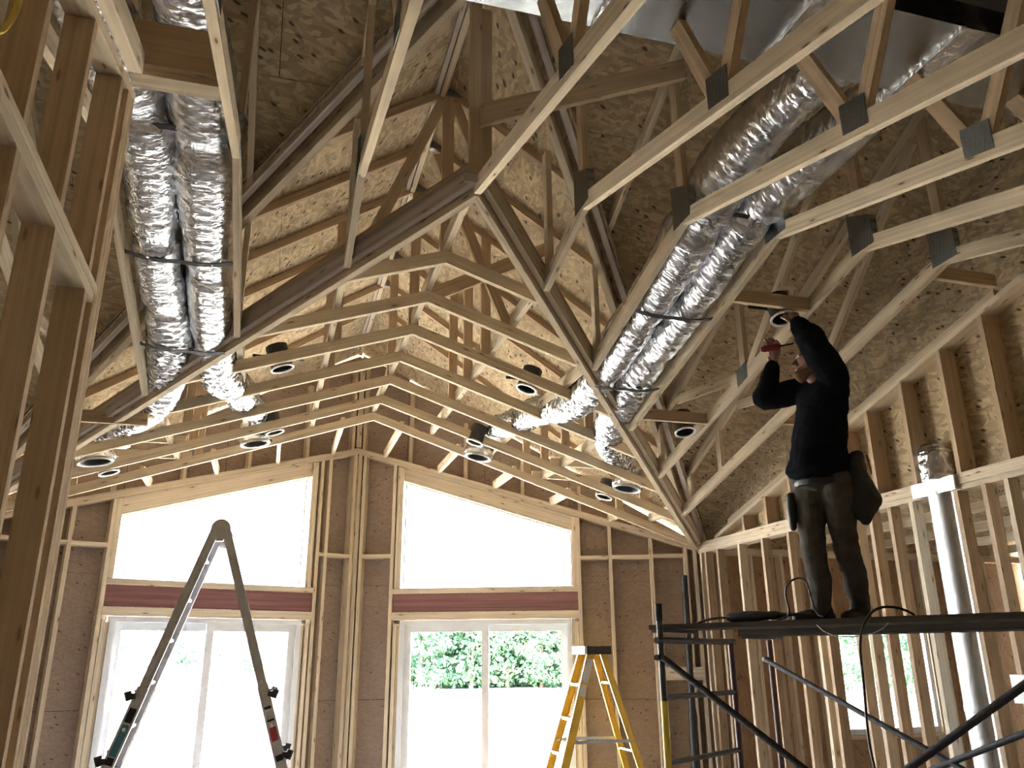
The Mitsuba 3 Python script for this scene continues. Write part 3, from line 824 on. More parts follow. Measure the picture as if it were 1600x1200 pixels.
# ------------------------------------------------------------------ foil-wrapped flexible ducts
def flex(name, label, pts, radii, n=220, sides=56, seed=0, crease=(), rough=(1., 3.2), group=None):
    """A crinkled foil sleeve along a path (ridge-relative heights); radii = (across, upright) at each control point; crease = positions (0..1) drawn in by a strap."""
    P = spline([W(p) for p in pts], n)
    t = np.linspace(0, 1, len(pts))
    tt = np.linspace(0, 1, n)
    ra, rb = np.interp(tt, t, [r[0] for r in radii]), np.interp(tt, t, [r[1] for r in radii])
    tan = np.gradient(P, axis=0)
    tan /= np.linalg.norm(tan, axis=1, keepdims=True)
    ref = np.array([0, 0, 1.])
    a = np.arange(sides) / sides * 2 * np.pi
    length = np.concatenate([[0], np.cumsum(np.linalg.norm(np.diff(P, axis=0), axis=1))])
    rings = []
    prev = None
    for k in range(n):
        side = np.cross(tan[k], ref)
        if np.linalg.norm(side) < .25 and prev is not None:
            side = prev - tan[k] * (prev @ tan[k])
        side = nrm(side)
        if prev is not None and side @ prev < 0:
            side = -side
        prev = side
        up = np.cross(side, tan[k])
        q = np.stack([np.cos(a) * 1.7, np.sin(a) * 1.7, np.full(sides, length[k] * 7.)], 1)
        f1 = meshkit.fbm(q * [2.2, 2.2, 4.6] + seed * 13.7, 3, seed) - .5
        f2 = meshkit.noise(q * [5., 5., 14.] + seed * 5.1, seed + 9) - .5
        f3 = np.sin(length[k] * 2 * np.pi / .075 + 5 * (meshkit.noise(q * [1.1, 1.1, .8] + seed, seed + 3) - .5))
        fr = rough[0] + (rough[1] - rough[0]) * min(1, max(0, (tt[k] - .52) / .1)) + .9 * max(0, 1 - tt[k] / .22)
        d = .012 * fr * f1 + .007 * fr * f2 + .0010 * f3
        pull = sum(np.exp(-((tt[k] - c) / .012) ** 2) for c in crease)
        sc = 1 - .13 * pull
        ca, sa = np.cos(a), np.sin(a)
        e = 2 / 2.4
        rings.append(P[k] + side * ((ra[k] * sc * np.sign(ca) * np.abs(ca) ** e + d * ca)[:, None]) + up * ((rb[k] * sc * np.sign(sa) * np.abs(sa) ** e + d * sa)[:, None]))
    v = np.vstack(rings)
    i, j = np.meshgrid(np.arange(n - 1), np.arange(sides), indexing='ij')
    p, q = i * sides + j, i * sides + (j + 1) % sides
    f = np.vstack([np.stack([p, q, q + sides], -1).reshape(-1, 3), np.stack([p, q + sides, p + sides], -1).reshape(-1, 3)])
    key = thing(name, label, 'duct', group)
    scene[key] = mikit.ply(trimesh.Trimesh(v, f, process=False), 'mat_foil', True)
    return key, P


def strap(label, pts, mat='black_rubber', w=.028):
    """A flat band hung under a pair of ducts."""
    t = thing('duct_strap', label, 'strap')
    P = [W(p) for p in pts]
    v, fs = [], []
    for k, p in enumerate(P):
        for dy in (-w / 2, w / 2):
            for dz in (-.002, .002):
                v.append(p + np.array([0, dy, -dy * MAIN + dz]))
    for k in range(len(P) - 1):
        b = 4 * k
        for a_, b_ in ((0, 1), (1, 3), (3, 2), (2, 0)):
            fs += [(b + a_, b + b_, b + 4 + b_), (b + a_, b + 4 + b_, b + 4 + a_)]
    m = trimesh.Trimesh(np.array(v), np.array(fs), process=False)
    scene[t] = mesh(m, mat)


for s, side in ((1, 'right'), (-1, 'left')):
    c = s * 2.5 * SP                                           # middle of the bay between two trusses
    far = 'the bay boot near the window peak' if s > 0 else 'the boot above the left window'
    inner = [(s * 1.55, -1.06, .385), (s * 1.50, -.93, .385), (s * 1.44, -.62, .36), (s * 1.405, -.25, .29), (c - s * .135, .12, .155), (c - s * .135, .5, z_main(.5) + .16), (c - s * .135, 1.2, z_main(1.2) + .165),
             (c - s * .135, 1.75, z_main(1.75) + .19), (s * 1.36, 2.3, -.36), (s * 1.28, 2.9, -.26), (s * 1.20, 3.5, -.22), (s * 1.13, 4.0, -.16), (s * 1.10, 4.17, -.19)]
    ri = [(.12, .12), (.135, .135), (.165, .165), (.165, .17), (.135, .155), (.132, .165), (.134, .165), (.13, .16), (.13, .13), (.125, .125), (.12, .12), (.11, .11), (.10, .10)]
    outer = [(s * 1.98, -1.06, .385), (s * 1.95, -.93, .385), (s * 1.87, -.68, .345), (s * 1.76, -.30, .27), (c + s * .135, .12, .15), (c + s * .135, .5, z_main(.5) + .16), (c + s * .135, 1.2, z_main(1.2) + .165),
             (c + s * .135, 1.8, z_main(1.8) + .17), (s * 1.74, 2.3, -.44), (s * 1.86, 2.75, -.50), (s * 2.06, 3.1, -.53), (s * 2.24, 3.32, -.55), (s * 2.31, 3.40, -.60)]
    ro = [(.12, .12), (.135, .135), (.165, .16), (.16, .165), (.132, .155), (.132, .165), (.134, .165), (.14, .16), (.15, .14), (.14, .13), (.12, .12), (.11, .11), (.10, .10)]
    cr = (.235, .395, .53) if s > 0 else (.225, .395, .53)
    flex('flexible_duct', f'foil-wrapped flexible duct, {"left" if s > 0 else "right"} one of the {side} pair, running on over the window bay', inner, ri, 420, 56, 2 + s, cr)
    flex('flexible_duct', f'foil-wrapped flexible duct, {"right" if s > 0 else "left"} one of the {side} pair between two trusses', outer, ro, 420, 56, 6 + s, cr)
    for n, y in enumerate((-.06, .78, 1.62)):
        z = z_main(max(y, 0)) + (.075 if y < 0 else -.012)
        strap(f'thin black strap under the {side} pair of foil ducts, {("upper", "middle", "lower")[n]} one',
              [(c + s * q, y, z + dz) for q, dz in ((-.285, .03), (-.2, .008), (-.1, -.002), (0, .004), (.1, -.002), (.2, .008), (.285, .03))])

# duct boots and recessed light cans set flush with the vault
def boot(x, y, label, ang=0., tilt=0.):
    t = thing('duct_boot', label, 'duct boot')
    z = z_prow(x) - .02
    nx = math.copysign(PROW, x)
    ax = nrm((nx * .55, 0, 1))                                 # roughly square to the vault
    q = [(.135, -.010), (.135, .03), (.128, .055), (.10, .10)]
    part(t, 'collar', lathe([(.112, -.006), (.134, -.012), (.140, .0), (.136, .035), (.124, .07), (.105, .11), (.095, .11), (.11, .03), (.112, -.006)], (x, y, z), ax, 'boot_liner', 36), 'grey collar')
    part(t, 'throat', lathe([(.107, .0), (.100, .03), (.088, .11), (.001, .115)], (x, y, z), ax, 'black_sheet', 32), 'dark throat')
    a = nrng.random((4000, 1))
    m = []
    th = np.linspace(0, 2 * np.pi, 48, endpoint=False)
    hh = np.linspace(.012, .21, 14)
    x1 = nrm(np.cross(ax, [0, 1., 0]))
    y1 = np.cross(ax, x1)
    v = []
    for h in hh:
        r = .142 + .010 * math.sin(h * 40) - max(0, h - .12) * .5
        q3 = np.stack([np.cos(th) * 3, np.sin(th) * 3, np.full(48, h * 22)], 1) + x * 3
        rr = r + .028 * (meshkit.fbm(q3, 3, 4) - .45)
        v.append(W((x, y, z)) + h * ax + rr[:, None] * (np.cos(th)[:, None] * x1 + np.sin(th)[:, None] * y1))
    v = np.vstack(v)
    i, j = np.meshgrid(np.arange(len(hh) - 1), np.arange(48), indexing='ij')
    p, q = i * 48 + j, i * 48 + (j + 1) % 48
    f = np.vstack([np.stack([p, q, q + 48], -1).reshape(-1, 3), np.stack([p, q + 48, p + 48], -1).reshape(-1, 3)])
    part(t, 'foil_wrap', mikit.ply(trimesh.Trimesh(v, f, process=False), 'mat_foil', True), 'crumpled foil wrap')


boot(1.06, 4.28, 'round duct boot with crumpled foil over the right window, near the peak')
boot(2.33, 3.45, 'round grey duct boot under the lower end of the right valley beam')
boot(-1.13, 4.17, 'round duct boot with crumpled foil over the left window')
boot(-2.33, 3.47, 'round grey duct boot beside the lower end of the left valley beam')


def can(x, y, label, zf, tilt):
    t = thing('recessed_light', label, 'recessed light')
    z = zf - .012
    ax = nrm(tilt)
    part(t, 'trim_ring', lathe([(.072, -.004), (.086, -.006), (.088, .004), (.080, .010), (.072, .006), (.072, -.004)], (x, y, z), ax, 'trim_ring', 36), 'white trim ring')
    part(t, 'housing', lathe([(.073, 0), (.073, .17), (.001, .175)], (x, y, z), ax, 'black_sheet', 32), 'black can')
    part(t, 'outer_shell', lathe([(.078, .008), (.078, .18), (.001, .185)], (x, y, z), ax, 'black_sheet', 32))
    c = W((x, y, z)) + ax * .12
    part(t, 'mounting_frame', mesh(trimesh.creation.box((.36, .012, .02), trimesh.transformations.translation_matrix(c + np.array([0, .085, 0]))), 'black_metal'))
    return t


for x, y, lab in ((.93, 2.16, 'round black light can in the window bay, upper right one'), (-.93, 2.16, 'round black light can in the window bay, upper left one, before orange daylight'),
                  (2.31, 3.98, 'round black light can in the window bay beside the lower right boot'), (-2.31, 3.97, 'round black light can over the left window beside the grey boot'),
                  (.93, 3.90, 'round black light can touching the foil boot over the right window'), (-.96, 3.97, 'round black light can touching the foil boot over the left window')):
    can(x, y, lab, z_prow(x), (math.copysign(PROW, x), 0, 1))
can(2.275, .66, 'round black light can at the raised hand of the worker', z_main(.66), (0, .27, 1))
can(2.285, 2.14, 'round black light can beside a dark block near the right valley beam', z_main(2.14), (0, .27, 1))

# ------------------------------------------------------------------ sheet-metal trunk duct at the top right
t = thing('trunk_duct', 'wide galvanised sheet-metal trunk duct at the top right of the roof', 'trunk duct')
cuts = [-.95, .30, 1.13, 1.86, 2.62, 3.4]
for n, (x0, x1) in enumerate(zip(cuts, cuts[1:])):
    m = trimesh.creation.box((x1 - x0 - .006, .44, .26))
    m = m.subdivide().subdivide()
    v = np.array(m.vertices)
    v[:, 2] += .004 * (meshkit.noise(v * 6 + n * 7) - .5) * 2
    m.vertices = v + W(((x0 + x1) / 2, -1.26, .25 + .13))
    part(t, 'duct_section', mesh(m, 'duct_bright' if n == 0 else 'duct_sheet', 20))
for n, x in enumerate(cuts[1:-1]):
    m = trimesh.creation.box((.11, .462, .292)).subdivide().subdivide().subdivide().subdivide()
    v = np.array(m.vertices)
    v += .016 * (meshkit.fbm(v * 26 + n, 3) - .4)[:, None] * np.sign(v)
    m.vertices = v + W((x, -1.26, .25 + .13))
    part(t, 'seam_tape', mesh(m, 'foil_tape', 40), 'crumpled foil tape over the joint')
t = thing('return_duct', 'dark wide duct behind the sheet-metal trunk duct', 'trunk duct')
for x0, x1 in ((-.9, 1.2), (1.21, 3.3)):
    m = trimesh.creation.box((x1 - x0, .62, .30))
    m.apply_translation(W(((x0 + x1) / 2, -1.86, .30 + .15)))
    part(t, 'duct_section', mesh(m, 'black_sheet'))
flex('flexible_duct', 'foil-wrapped flexible duct high at the top left over the pale block', [(-1.15, -1.35, .62), (-1.4, -1.25, .50), (-1.9, -1.15, .48), (-2.4, -1.1, .5)], [(.17, .17)] * 4, 160, 48, 11)

# ------------------------------------------------------------------ round galvanised duct in the right wall
PX, PY, PR = 3.70, 1.005, .118
t = thing('round_duct', 'round galvanised duct standing in the right stud wall', 'round duct')
part(t, 'pipe', lathe([(PR, -Z0 + .3), (PR, -2.70)], (PX, PY, 0), (0, 0, 1), 'duct_pipe', 48), None)
part(t, 'pipe', lathe([(PR, -2.70), (PR + .004, -2.69), (PR + .004, -2.66), (PR, -2.65), (PR, -1.235)], (PX, PY, 0), (0, 0, 1), 'duct_pipe', 48))
part(t, 'lock_seam', bx(PX - .06, PX - .03, PY - .128, PY - .108, -Z0 + .3, -1.24, 'duct_sheet', 2))
part(t, 'flange', mesh(trimesh.creation.box((.02, .40, .10), trimesh.transformations.translation_matrix(W((XW - .02, PY, -1.205)))), 'bright_metal'), 'flat metal flange over the plate')
th = np.linspace(0, 2 * np.pi, 48, endpoint=False)
Pp = spline([W(q) for q in ((PX - .03, PY, -1.16), (PX - .03, PY, -1.06), (PX - .03, PY, -.96), (PX - .02, PY - .01, -.88))], 60)
m = tube_mesh(Pp, np.interp(np.arange(60), [0, 44, 52, 59], [.122, .118, .10, .045]), 48)
v = np.array(m.vertices)
v += np.array(m.vertex_normals) * (.03 * (meshkit.fbm(v * 17, 3) - .5))[:, None]
m.vertices = v
part(t, 'foil_elbow', mikit.ply(m, 'mat_foil', True), 'crumpled foil elbow')

# ------------------------------------------------------------------ scaffold tower with two planks
TH = math.radians(57)
LDIR, CDIR = np.array([math.cos(TH), -math.sin(TH), 0]), np.array([math.sin(TH), math.cos(TH), 0])
S0 = np.array([1.57, 1.37, 0])
ZPL = -2.135                                   # top of the planks
t = thing('scaffold', 'dark steel scaffold frame with crossing braces under the worker', 'scaffold')


def sp(l, c, z):
    q = S0 + l * LDIR + c * CDIR
    return (q[0], q[1], z)


ZT = ZPL - .045
CW = .98
for l in (0, 2.25):
    for c, hi in ((0, ZPL + .12), (CW, ZPL - .08)):
        k = part(t, 'post', rod(sp(l, c, -Z0), sp(l, c, hi), .021, 'steel_dark' if c == 0 else 'steel_red', 16))
        if c == 0 and l == 0:
            part(k, 'yellow_sleeve', rod(sp(l, c, -Z0 + .3), sp(l, c, -2.60), .0225, 'yellow_paint', 16), 'worn yellow lower sleeve')
            part(k, 'cap', rod(sp(l, c, hi - .10), sp(l, c, hi + .01), .0235, 'black_metal', 16))
    part(t, 'top_bar', rod(sp(l, -.05, ZT - .055), sp(l, CW + .05, ZT - .055), .021, 'steel_dark', 14))
    for z in (-2.58, -2.96, -3.34):
        part(t, 'rung', rod(sp(l, 0, z), sp(l, CW, z), .017, 'steel_dark', 12))
for a, b in (((.03, -2.34), (2.22, -3.85)), ((.03, -3.85), (2.22, -2.34))):
    part(t, 'cross_brace', rod(sp(a[0], -.035, a[1]), sp(b[0], -.035, b[1]), .020, 'black_metal', 12))
for l in (0, 2.25):
    for z in (-2.34, -3.85):
        part(t, 'brace_lock', rod(sp(l, -.065, z), sp(l, .0, z), .018, 'steel_dark', 10))
# a second frame standing behind, along the right wall
t = thing('scaffold', 'dark red scaffold frame standing behind the planks along the right stud wall', 'scaffold')
Q0, L2 = np.array([2.985, 2.32, 0]), np.array([.17, -.985, 0])


def s2(l, z):
    q = Q0 + l * L2
    return (q[0], q[1], z)


for l in (0, 3.05):
    part(t, 'post', rod(s2(l, -Z0), s2(l, -2.215), .023, 'steel_red', 16))
    for z in (-2.36, -3.56):
        part(t, 'brace_lock', rod(s2(l, z), (s2(l, z)[0] - .07, s2(l, z)[1], z), .018, 'steel_dark', 10))
for a, b in (((0, -2.36), (3.05, -3.56)), ((0, -3.56), (3.05, -2.36))):
    A_, B_ = np.array(s2(*a)) - [.055, 0, 0], np.array(s2(*b)) - [.055, 0, 0]
    part(t, 'cross_brace', rod(A_, B_, .019, 'black_metal', 12))
part(t, 'base_bar', rod(s2(0, -Z0 + .15), s2(3.05, -Z0 + .15), .02, 'steel_red', 12))


def plank(l0, l1, c0, c1, zt, th, lab):
    t = thing('scaffold_plank', lab, 'plank')
    n = 3
    for k in range(n):
        a, b = c0 + (c1 - c0) * k / n, c0 + (c1 - c0) * (k + 1) / n - .004
        part(t, 'board', hexa([W(np.array(sp(l, cc, z))) for l in (l0, l1) for z in (zt - th, zt) for cc in (a, b)], 'plank'))
    for l in (l0 + .02, l1 - .10):
        part(t, 'end_cleat', hexa([W(np.array(sp(q, cc, z))) for q in (l, l + .09) for z in (zt - th - .018, zt - th - .001) for cc in (c0, c1 - .004)], 'steel_dark'))


plank(-.10, 2.6, .03, .44, ZPL, .032, 'dark scaffold plank in front, reaching past the left post')
plank(.30, 2.6, .50, .96, ZPL - .008, .064, 'dark scaffold plank behind, under the boots of the worker')

# tools and cords on the planks
t = thing('power_tool', 'dark corded power tool lying on the scaffold plank by the boots of the worker', 'power tool')
g0, g1 = np.array(sp(.40, .16, ZPL + .033)), np.array(sp(.76, .16, ZPL + .036))
ax = (g1 - g0) / np.linalg.norm(g1 - g0)
part(t, 'handle', lathe([(.001, 0), (.020, .004), (.030, .03), (.034, .12), (.031, .20), (.026, .25), (.001, .252)], g0, ax, 'black_rubber', 20))
part(t, 'gear_case', lathe([(.001, .245), (.026, .25), (.025, .33), (.016, .36), (.001, .362)], g0, ax, 'leather', 20))
part(t, 'blade_guard', mesh(tube_mesh([W(g0 + ax * .36), W(g0 + ax * .55)], [.013, .006], 12), 'black_metal', 40))
part(t, 'cord_stub', mesh(tube_mesh(spline([W(g0), W(g0 - ax * .06 + (0, 0, .0)), W(g0 - ax * .16 + (0, 0, -.012)), W(g0 - ax * .22 + (0, 0, -.03))], 20), .007, 8), 'black_rubber', 40))
t = thing('electric_cord', 'black electric cord looping by the boots of the worker and hanging down from the planks', 'cord')
cp = [sp(.74, .14, ZPL + .012), sp(.83, .12, ZPL + .06), sp(.84, .10, ZPL + .20), sp(.93, .10, ZPL + .24), sp(.99, .08, ZPL + .12), sp(1.06, .05, ZPL + .01)]
part(t, 'loop', mesh(tube_mesh(spline([W(q) for q in cp], 50), .006, 8), 'black_rubber', 40))
cp = [sp(1.52, .16, ZPL + .008), sp(1.46, .10, ZPL + .045), sp(1.36, .04, ZPL + .04), sp(1.29, .0, ZPL - .05), sp(1.26, -.02, ZPL - .30), sp(1.25, -.03, ZPL - .65), sp(1.31, -.04, ZPL - 1.0), sp(1.42, -.05, ZPL - 1.4), sp(1.45, -.05, ZPL - 1.87)]
part(t, 'hanging_length', mesh(tube_mesh(spline([W(q) for q in cp], 90), .007, 8), 'black_rubber', 40))
cp = [sp(1.0, .07, ZPL - .02), sp(1.08, .06, ZPL - .085), sp(1.22, .05, ZPL - .10), sp(1.36, .05, ZPL - .07), sp(1.42, .06, ZPL - .02)]
part(t, 'slack_wire', mesh(tube_mesh(spline([W(q) for q in cp], 40), .003, 8), 'aluminium', 40))

# ------------------------------------------------------------------ aluminium multi-position ladder by the left window
t = thing('multi_ladder', 'grey aluminium folding ladder standing as an A in front of the left window', 'ladder')


def bar(p0, p1, w, d, face, mat):
    """A straight bar: w measured along the direction 'face', d across it."""
    p0, p1 = W(p0), W(p1)
    ax = nrm(p1 - p0)
    b = np.cross(ax, nrm(face))
    b = nrm(b)
    f = np.cross(b, ax)
    return hexa([p + q * b * d / 2 + r * f * w / 2 for p in (p0, p1) for r in (-1, 1) for q in (-1, 1)], mat)


AP = np.array([-1.268, 2.92, -1.40])
YN, YF = 2.70, 3.13                           # near and far rails of the ladder
for s_ in (-1, 1):
    foot = np.array([AP[0] + s_ * .865, 0, -Z0])
    top = np.array([AP[0] + s_ * .035, 0, AP[2] - .02])

    def at(t_, y):
        q = top + (foot - top) * t_
        return np.array([q[0], y, q[2]])
    tm = .425
    for n, y in enumerate((YN, YF)):
        k = part(t, 'upper_rail', bar(at(0, y), at(.62, y), .062, .024, (1, 0, 0), 'aluminium'))
        out = y + (-.026 if n == 0 else .026)
        k2 = part(t, 'lower_rail', bar(at(tm, out), at(1, out), .074, .026, (1, 0, 0), 'aluminium'))
        for tl in (.445, .60, .81):
            q = at(tl, out)
            q[0] += s_ * .05
            kk = part(t, 'lock_knob', mesh(trimesh.creation.box((.055, .05, .035), trimesh.transformations.translation_matrix(W(q))), 'black_rubber'), 'black lock knob')
            part(kk, 'grip', lathe([(.001, -.03), (.022, -.03), (.024, .03), (.001, .031)], (q[0] + s_ * .02, q[1], q[2]), (s_ * .3, 0, 1), 'black_rubber', 14))
        part(k2, 'foot', mesh(trimesh.creation.box((.10, .04, .05), trimesh.transformations.translation_matrix(W(at(.99, out)) + [0, 0, .022])), 'black_rubber'), 'black rubber foot')
        if n == 0:
            marks = ((.475, .51, 'sticker_black'), (.515, .59, 'sticker_teal'), (.592, .61, 'sticker_black'), (.63, .80, 'sticker_black')) if s_ < 0 else ((.478, .484, 'sticker_black'), (.51, .516, 'sticker_black'), (.53, .565, 'sticker_red'), (.60, .615, 'sticker_black'), (.76, .775, 'sticker_black'))
            for a_, b_, mm in marks:
                part(k2, 'sticker', bar(at(a_, out - .0135), at(b_, out - .0135), .046, .002, (1, 0, 0), mm))
            if s_ > 0:
                part(k2, 'sticker', bar(at(.49, out - .0135), at(.508, out - .0135), .044, .002, (1, 0, 0), 'sticker_white'))
                part(k2, 'sticker', bar(at(.517, out - .0135), at(.529, out - .0135), .044, .002, (1, 0, 0), 'sticker_white'))
    r0 = .11
    step = .30 / np.linalg.norm(foot - top)
    for i in range(8):
        tl = r0 - .03 + i * step
        if tl > .97:
            break
        yy = .0 if tl < tm else .03
        k = part(t, 'rung', rod(at(tl, YN - yy), at(tl, YF + yy), .017, 'aluminium', 14))
        q = at(tl, YN - .013 - yy - (.012 if yy else 0))
        part(k, 'rivet', lathe([(.001, -.003), (.013, -.002), (.014, .002)], q, (0, 1, 0), 'bright_metal', 16), 'bright rivet')
for n, y in enumerate((YN, YF)):
    k = part(t, 'hinge', mesh(trimesh.creation.cylinder(.069, .03, sections=40, transform=trimesh.transformations.translation_matrix(W((AP[0], y, AP[2] - .018))) @ trimesh.transformations.rotation_matrix(math.pi / 2, [1, 0, 0])), 'aluminium', 30), 'round hinge')
    part(k, 'pivot', lathe([(.001, -.022), (.016, -.021), (.018, 0)], (AP[0], y, AP[2]), (0, 1, 0), 'bright_metal', 20))
    part(k, 'spacer', mesh(trimesh.creation.box((.05, .025, .05), trimesh.transformations.translation_matrix(W((AP[0], y, AP[2] - .085)))), 'bright_metal'))
part(t, 'hinge_bar', rod((AP[0], YN, AP[2] - .055), (AP[0], YF, AP[2] - .055), .012, 'aluminium'))

# ------------------------------------------------------------------ yellow step ladder by the right window
t = thing('step_ladder', 'yellow fibreglass step ladder with dark cap in front of the right window', 'ladder')
ZC = -2.30
xf0, xr0 = 2.165, 2.30
FT, RT_ = (xf0, -1), (xr0, 1)


def lad(front, n, tl):
    """Point on a rail: n = 0 near, 1 far; tl = 0 at the cap, 1 on the floor."""
    x = (xf0 - .53 * tl) if front else (xr0 + .52 * tl)
    y = (4.13 - .09 * tl, 4.40 + .16 * tl)[n] + (0 if front else (.02, -.02)[n])
    return np.array([x, y, ZC - (Z0 + ZC) * tl])


for front in (True, False):
    for n in (0, 1):
        ctr = bar(lad(front, n, .0), lad(front, n, 1), .078 if front else .062, .006, (1, 0, 0), 'fibreglass')
        k = part(t, 'front_rail' if front else 'rear_rail', ctr)
        off = np.array([0, .012 if n == 0 else -.012, 0])
        sgn = -1 if front else 1
        for e, q in ((1, 'flange'), (-1, 'flange')):
            w_ = (.037 if front else .029) * e
            part(k, q, bar(lad(front, n, .0) + off + (w_, 0, 0), lad(front, n, 1) + off + (w_, 0, 0), .005, .026, (1, 0, 0), 'fibreglass'))
        part(k, 'foot', mesh(trimesh.creation.box((.09, .05, .05), trimesh.transformations.translation_matrix(W(lad(front, n, 1)) + [0, 0, .026])), 'black_rubber'), 'black foot')
        if front and n == 0:
            part(k, 'sticker', bar(lad(True, 0, .03) + (0.002, -.005, 0), lad(True, 0, .155) + (0.002, -.005, 0), .06, .002, (1, 0, 0), 'sticker_white'))
            part(k, 'sticker', bar(lad(True, 0, .17) + (0.002, -.005, 0), lad(True, 0, .23) + (0.002, -.005, 0), .06, .002, (1, 0, 0), 'sticker_white'))
    for i in range(1, 6):
        tl = i * .305 / (Z0 + ZC) - .02
        if front:
            a, b = lad(True, 0, tl), lad(True, 1, tl)
            c = [W((q[0] + dx, q[1], q[2] + dz)) for q in (a, b) for dz in (-.028, 0) for dx in (-.037, .037)]
            part(t, 'step', hexa(c, 'bright_metal'), 'bright metal step')
        elif i in (1, 3, 5):
            a, b = lad(False, 0, tl), lad(False, 1, tl)
            part(t, 'rear_rung', bar(a, b, .05, .02, (1, 0, 0), 'bright_metal'), 'bright metal bar')
capb = trimesh.creation.box((.25, .36, .075))
capb.apply_translation(W((2.235, 4.265, ZC + .03)))
k = part(t, 'cap', mesh(capb, 'black_rubber'), 'dark top cap')
part(k, 'front_panel', bx(2.085, 2.11, 4.09, 4.44, ZC - .005, ZC + .069, 'bright_metal', 1), 'bright front of the cap')
for n in (0, 1):
    a, b = lad(True, n, .47), lad(False, n, .47)
    part(t, 'spreader', bar(a, (a + b) / 2 + (0, 0, .004), .028, .006, (0, 0, 1), 'duct_sheet'), 'grey spreader arm')
    part(t, 'spreader', bar((a + b) / 2 + (0, 0, .004), b, .028, .006, (0, 0, 1), 'duct_sheet'), 'grey spreader arm')

# ------------------------------------------------------------------ odds and ends against the walls
t = thing('black_pipe', 'black pipe leaning in the right front corner behind the scaffold', 'pipe')
scene[t] = mesh(tube_mesh(spline([W(q) for q in ((3.37, 4.44, -Z0), (3.385, 4.46, -3.0), (3.41, 4.48, -2.0), (3.42, 4.49, -1.5))], 40), [.045] * 18 + [.034] * 22, 14), 'black_rubber', 40)
t = thing('wall_board', 'short pale board nailed across the corner studs behind the scaffold', 'timber')
scene[t] = hexa([W(pw(1, s, z, o)) for s in (3.36, 3.86) for z in (-2.57, -2.44) for o in (-.03, -.006)], 'lumber')
t = thing('wall_box', 'white plastic box on the stud at the right edge of the picture', 'box')
part(t, 'cover', bx(3.54, 3.612, .42, .60, -2.62, -2.455, 'vinyl', 2))
part(t, 'rim', bx(3.535, 3.612, .415, .605, -2.545, -2.535, 'white_paint', 1))
t = thing('extension_cord', 'yellow cord hanging in a loop at the top left corner', 'cord')
scene[t] = mesh(tube_mesh(spline([W(q) for q in ((-1.555, -1.90, -.66), (-1.558, -1.912, -.84), (-1.556, -1.945, -.97), (-1.556, -2.0, -1.045), (-1.556, -2.09, -1.09), (-1.556, -2.2, -1.06), (-1.556, -2.27, -.96))], 60), .0075, 10), 'yellow_cord', 40)

# ------------------------------------------------------------------ the worker on the planks
import manifold3d as m3

ICO = trimesh.creation.icosphere(subdivisions=2).vertices


def ball(p, r):
    r = np.broadcast_to(r, 3)
    return np.asarray(p, float) + ICO * r


def hull(*balls):
    return m3.Manifold.hull_points(np.vstack([ball(p, r) for p, r in balls]))


def chain(js):
    out = m3.Manifold()
    for a, b in zip(js, js[1:]):
        out = out + hull(a, b)
    return out


def finish(man, edge, rounds=8, bump=0., seed=0, freq=14.):
    m = man.refine_to_length(edge).to_mesh()
    t = trimesh.Trimesh(m.vert_properties[:, :3], m.tri_verts)
    t.merge_vertices()
    trimesh.smoothing.filter_taubin(t, iterations=rounds)
    if bump:
        v = np.array(t.vertices)
        n = np.array(t.vertex_normals)
        t.vertices = v + n * (bump * (meshkit.fbm(v * freq + seed, 3, seed) - .5) * 2)[:, None]
    t.vertices = np.array(t.vertices) + [0, 0, Z0]
    return t


V_ = lambda *a: np.array(a, float)
J = dict(pelvis=V_(2.440, .705, -1.225), waist=V_(2.408, .645, -1.085), chest=V_(2.385, .525, -.86), neck=V_(2.345, .455, -.70), head=V_(2.268, .425, -.605),
         lsh=V_(2.352, .345, -.705), lel=V_(2.200, .298, -.495), lwr=V_(2.245, .487, -.295), lhd=V_(2.268, .550, -.222),
         rsh=V_(2.345, .590, -.70), rel=V_(2.133, .767, -.735), rwr=V_(2.150, .645, -.515), rhd=V_(2.136, .607, -.452),
         lhp=V_(2.485, .632, -1.27), lkn=V_(2.625, .784, -1.685), lan=V_(2.80, .960, -2.05),
         rhp=V_(2.395, .775, -1.255), rkn=V_(2.457, .893, -1.690), ran=V_(2.560, 1.030, -2.05))
FACE = nrm((-.93, .36, .20))
LEFT = nrm(np.cross((0, 0, 1.), FACE))
UPH = np.cross(FACE, LEFT)


def hand(wr, palm_c, across, bends, thumb_dir, span=.084):
    """Palm from wrist to knuckles, five fingers of unequal length, each bent at two joints; 'across' runs from index to little finger."""
    out = chain([(wr, .026), (palm_c, .030)])
    along = nrm(palm_c - wr)
    across = nrm(across - along * (across @ along))
    nor = np.cross(along, across)
    kn = []
    for i in range(4):
        off = (i - 1.5) * span / 3.6
        k = palm_c + along * (.038 - .004 * abs(i - 1)) + across * off
        kn.append(k)
        out = out + hull((palm_c - along * .03 + across * off * .6, .017), (k, .0125))
    out = out + hull(*[(k, .0125) for k in kn])
    for i in range(4):
        ln = (.040, .045, .042, .032)[i]
        p, d = kn[i], along
        for b, (l, r0, r1) in zip(bends, ((ln, .0105, .0095), (ln * .62, .0095, .0088), (ln * .5, .0088, .0078))):
            d = nrm(d * math.cos(b) + nor * math.sin(b))
            nor_k = nrm(np.cross(d, across))
            q = p + d * l
            out = out + hull((p, r0), (q, r1))
            p = q
    t0 = wr + along * .022 - across * .026
    t1 = t0 + nrm(thumb_dir) * .042
    t2 = t1 + nrm(thumb_dir * .7 + along * .5 + nor * .3) * .034
    return out + chain([(t0, .017), (t1, .0125), (t2, .0095)])


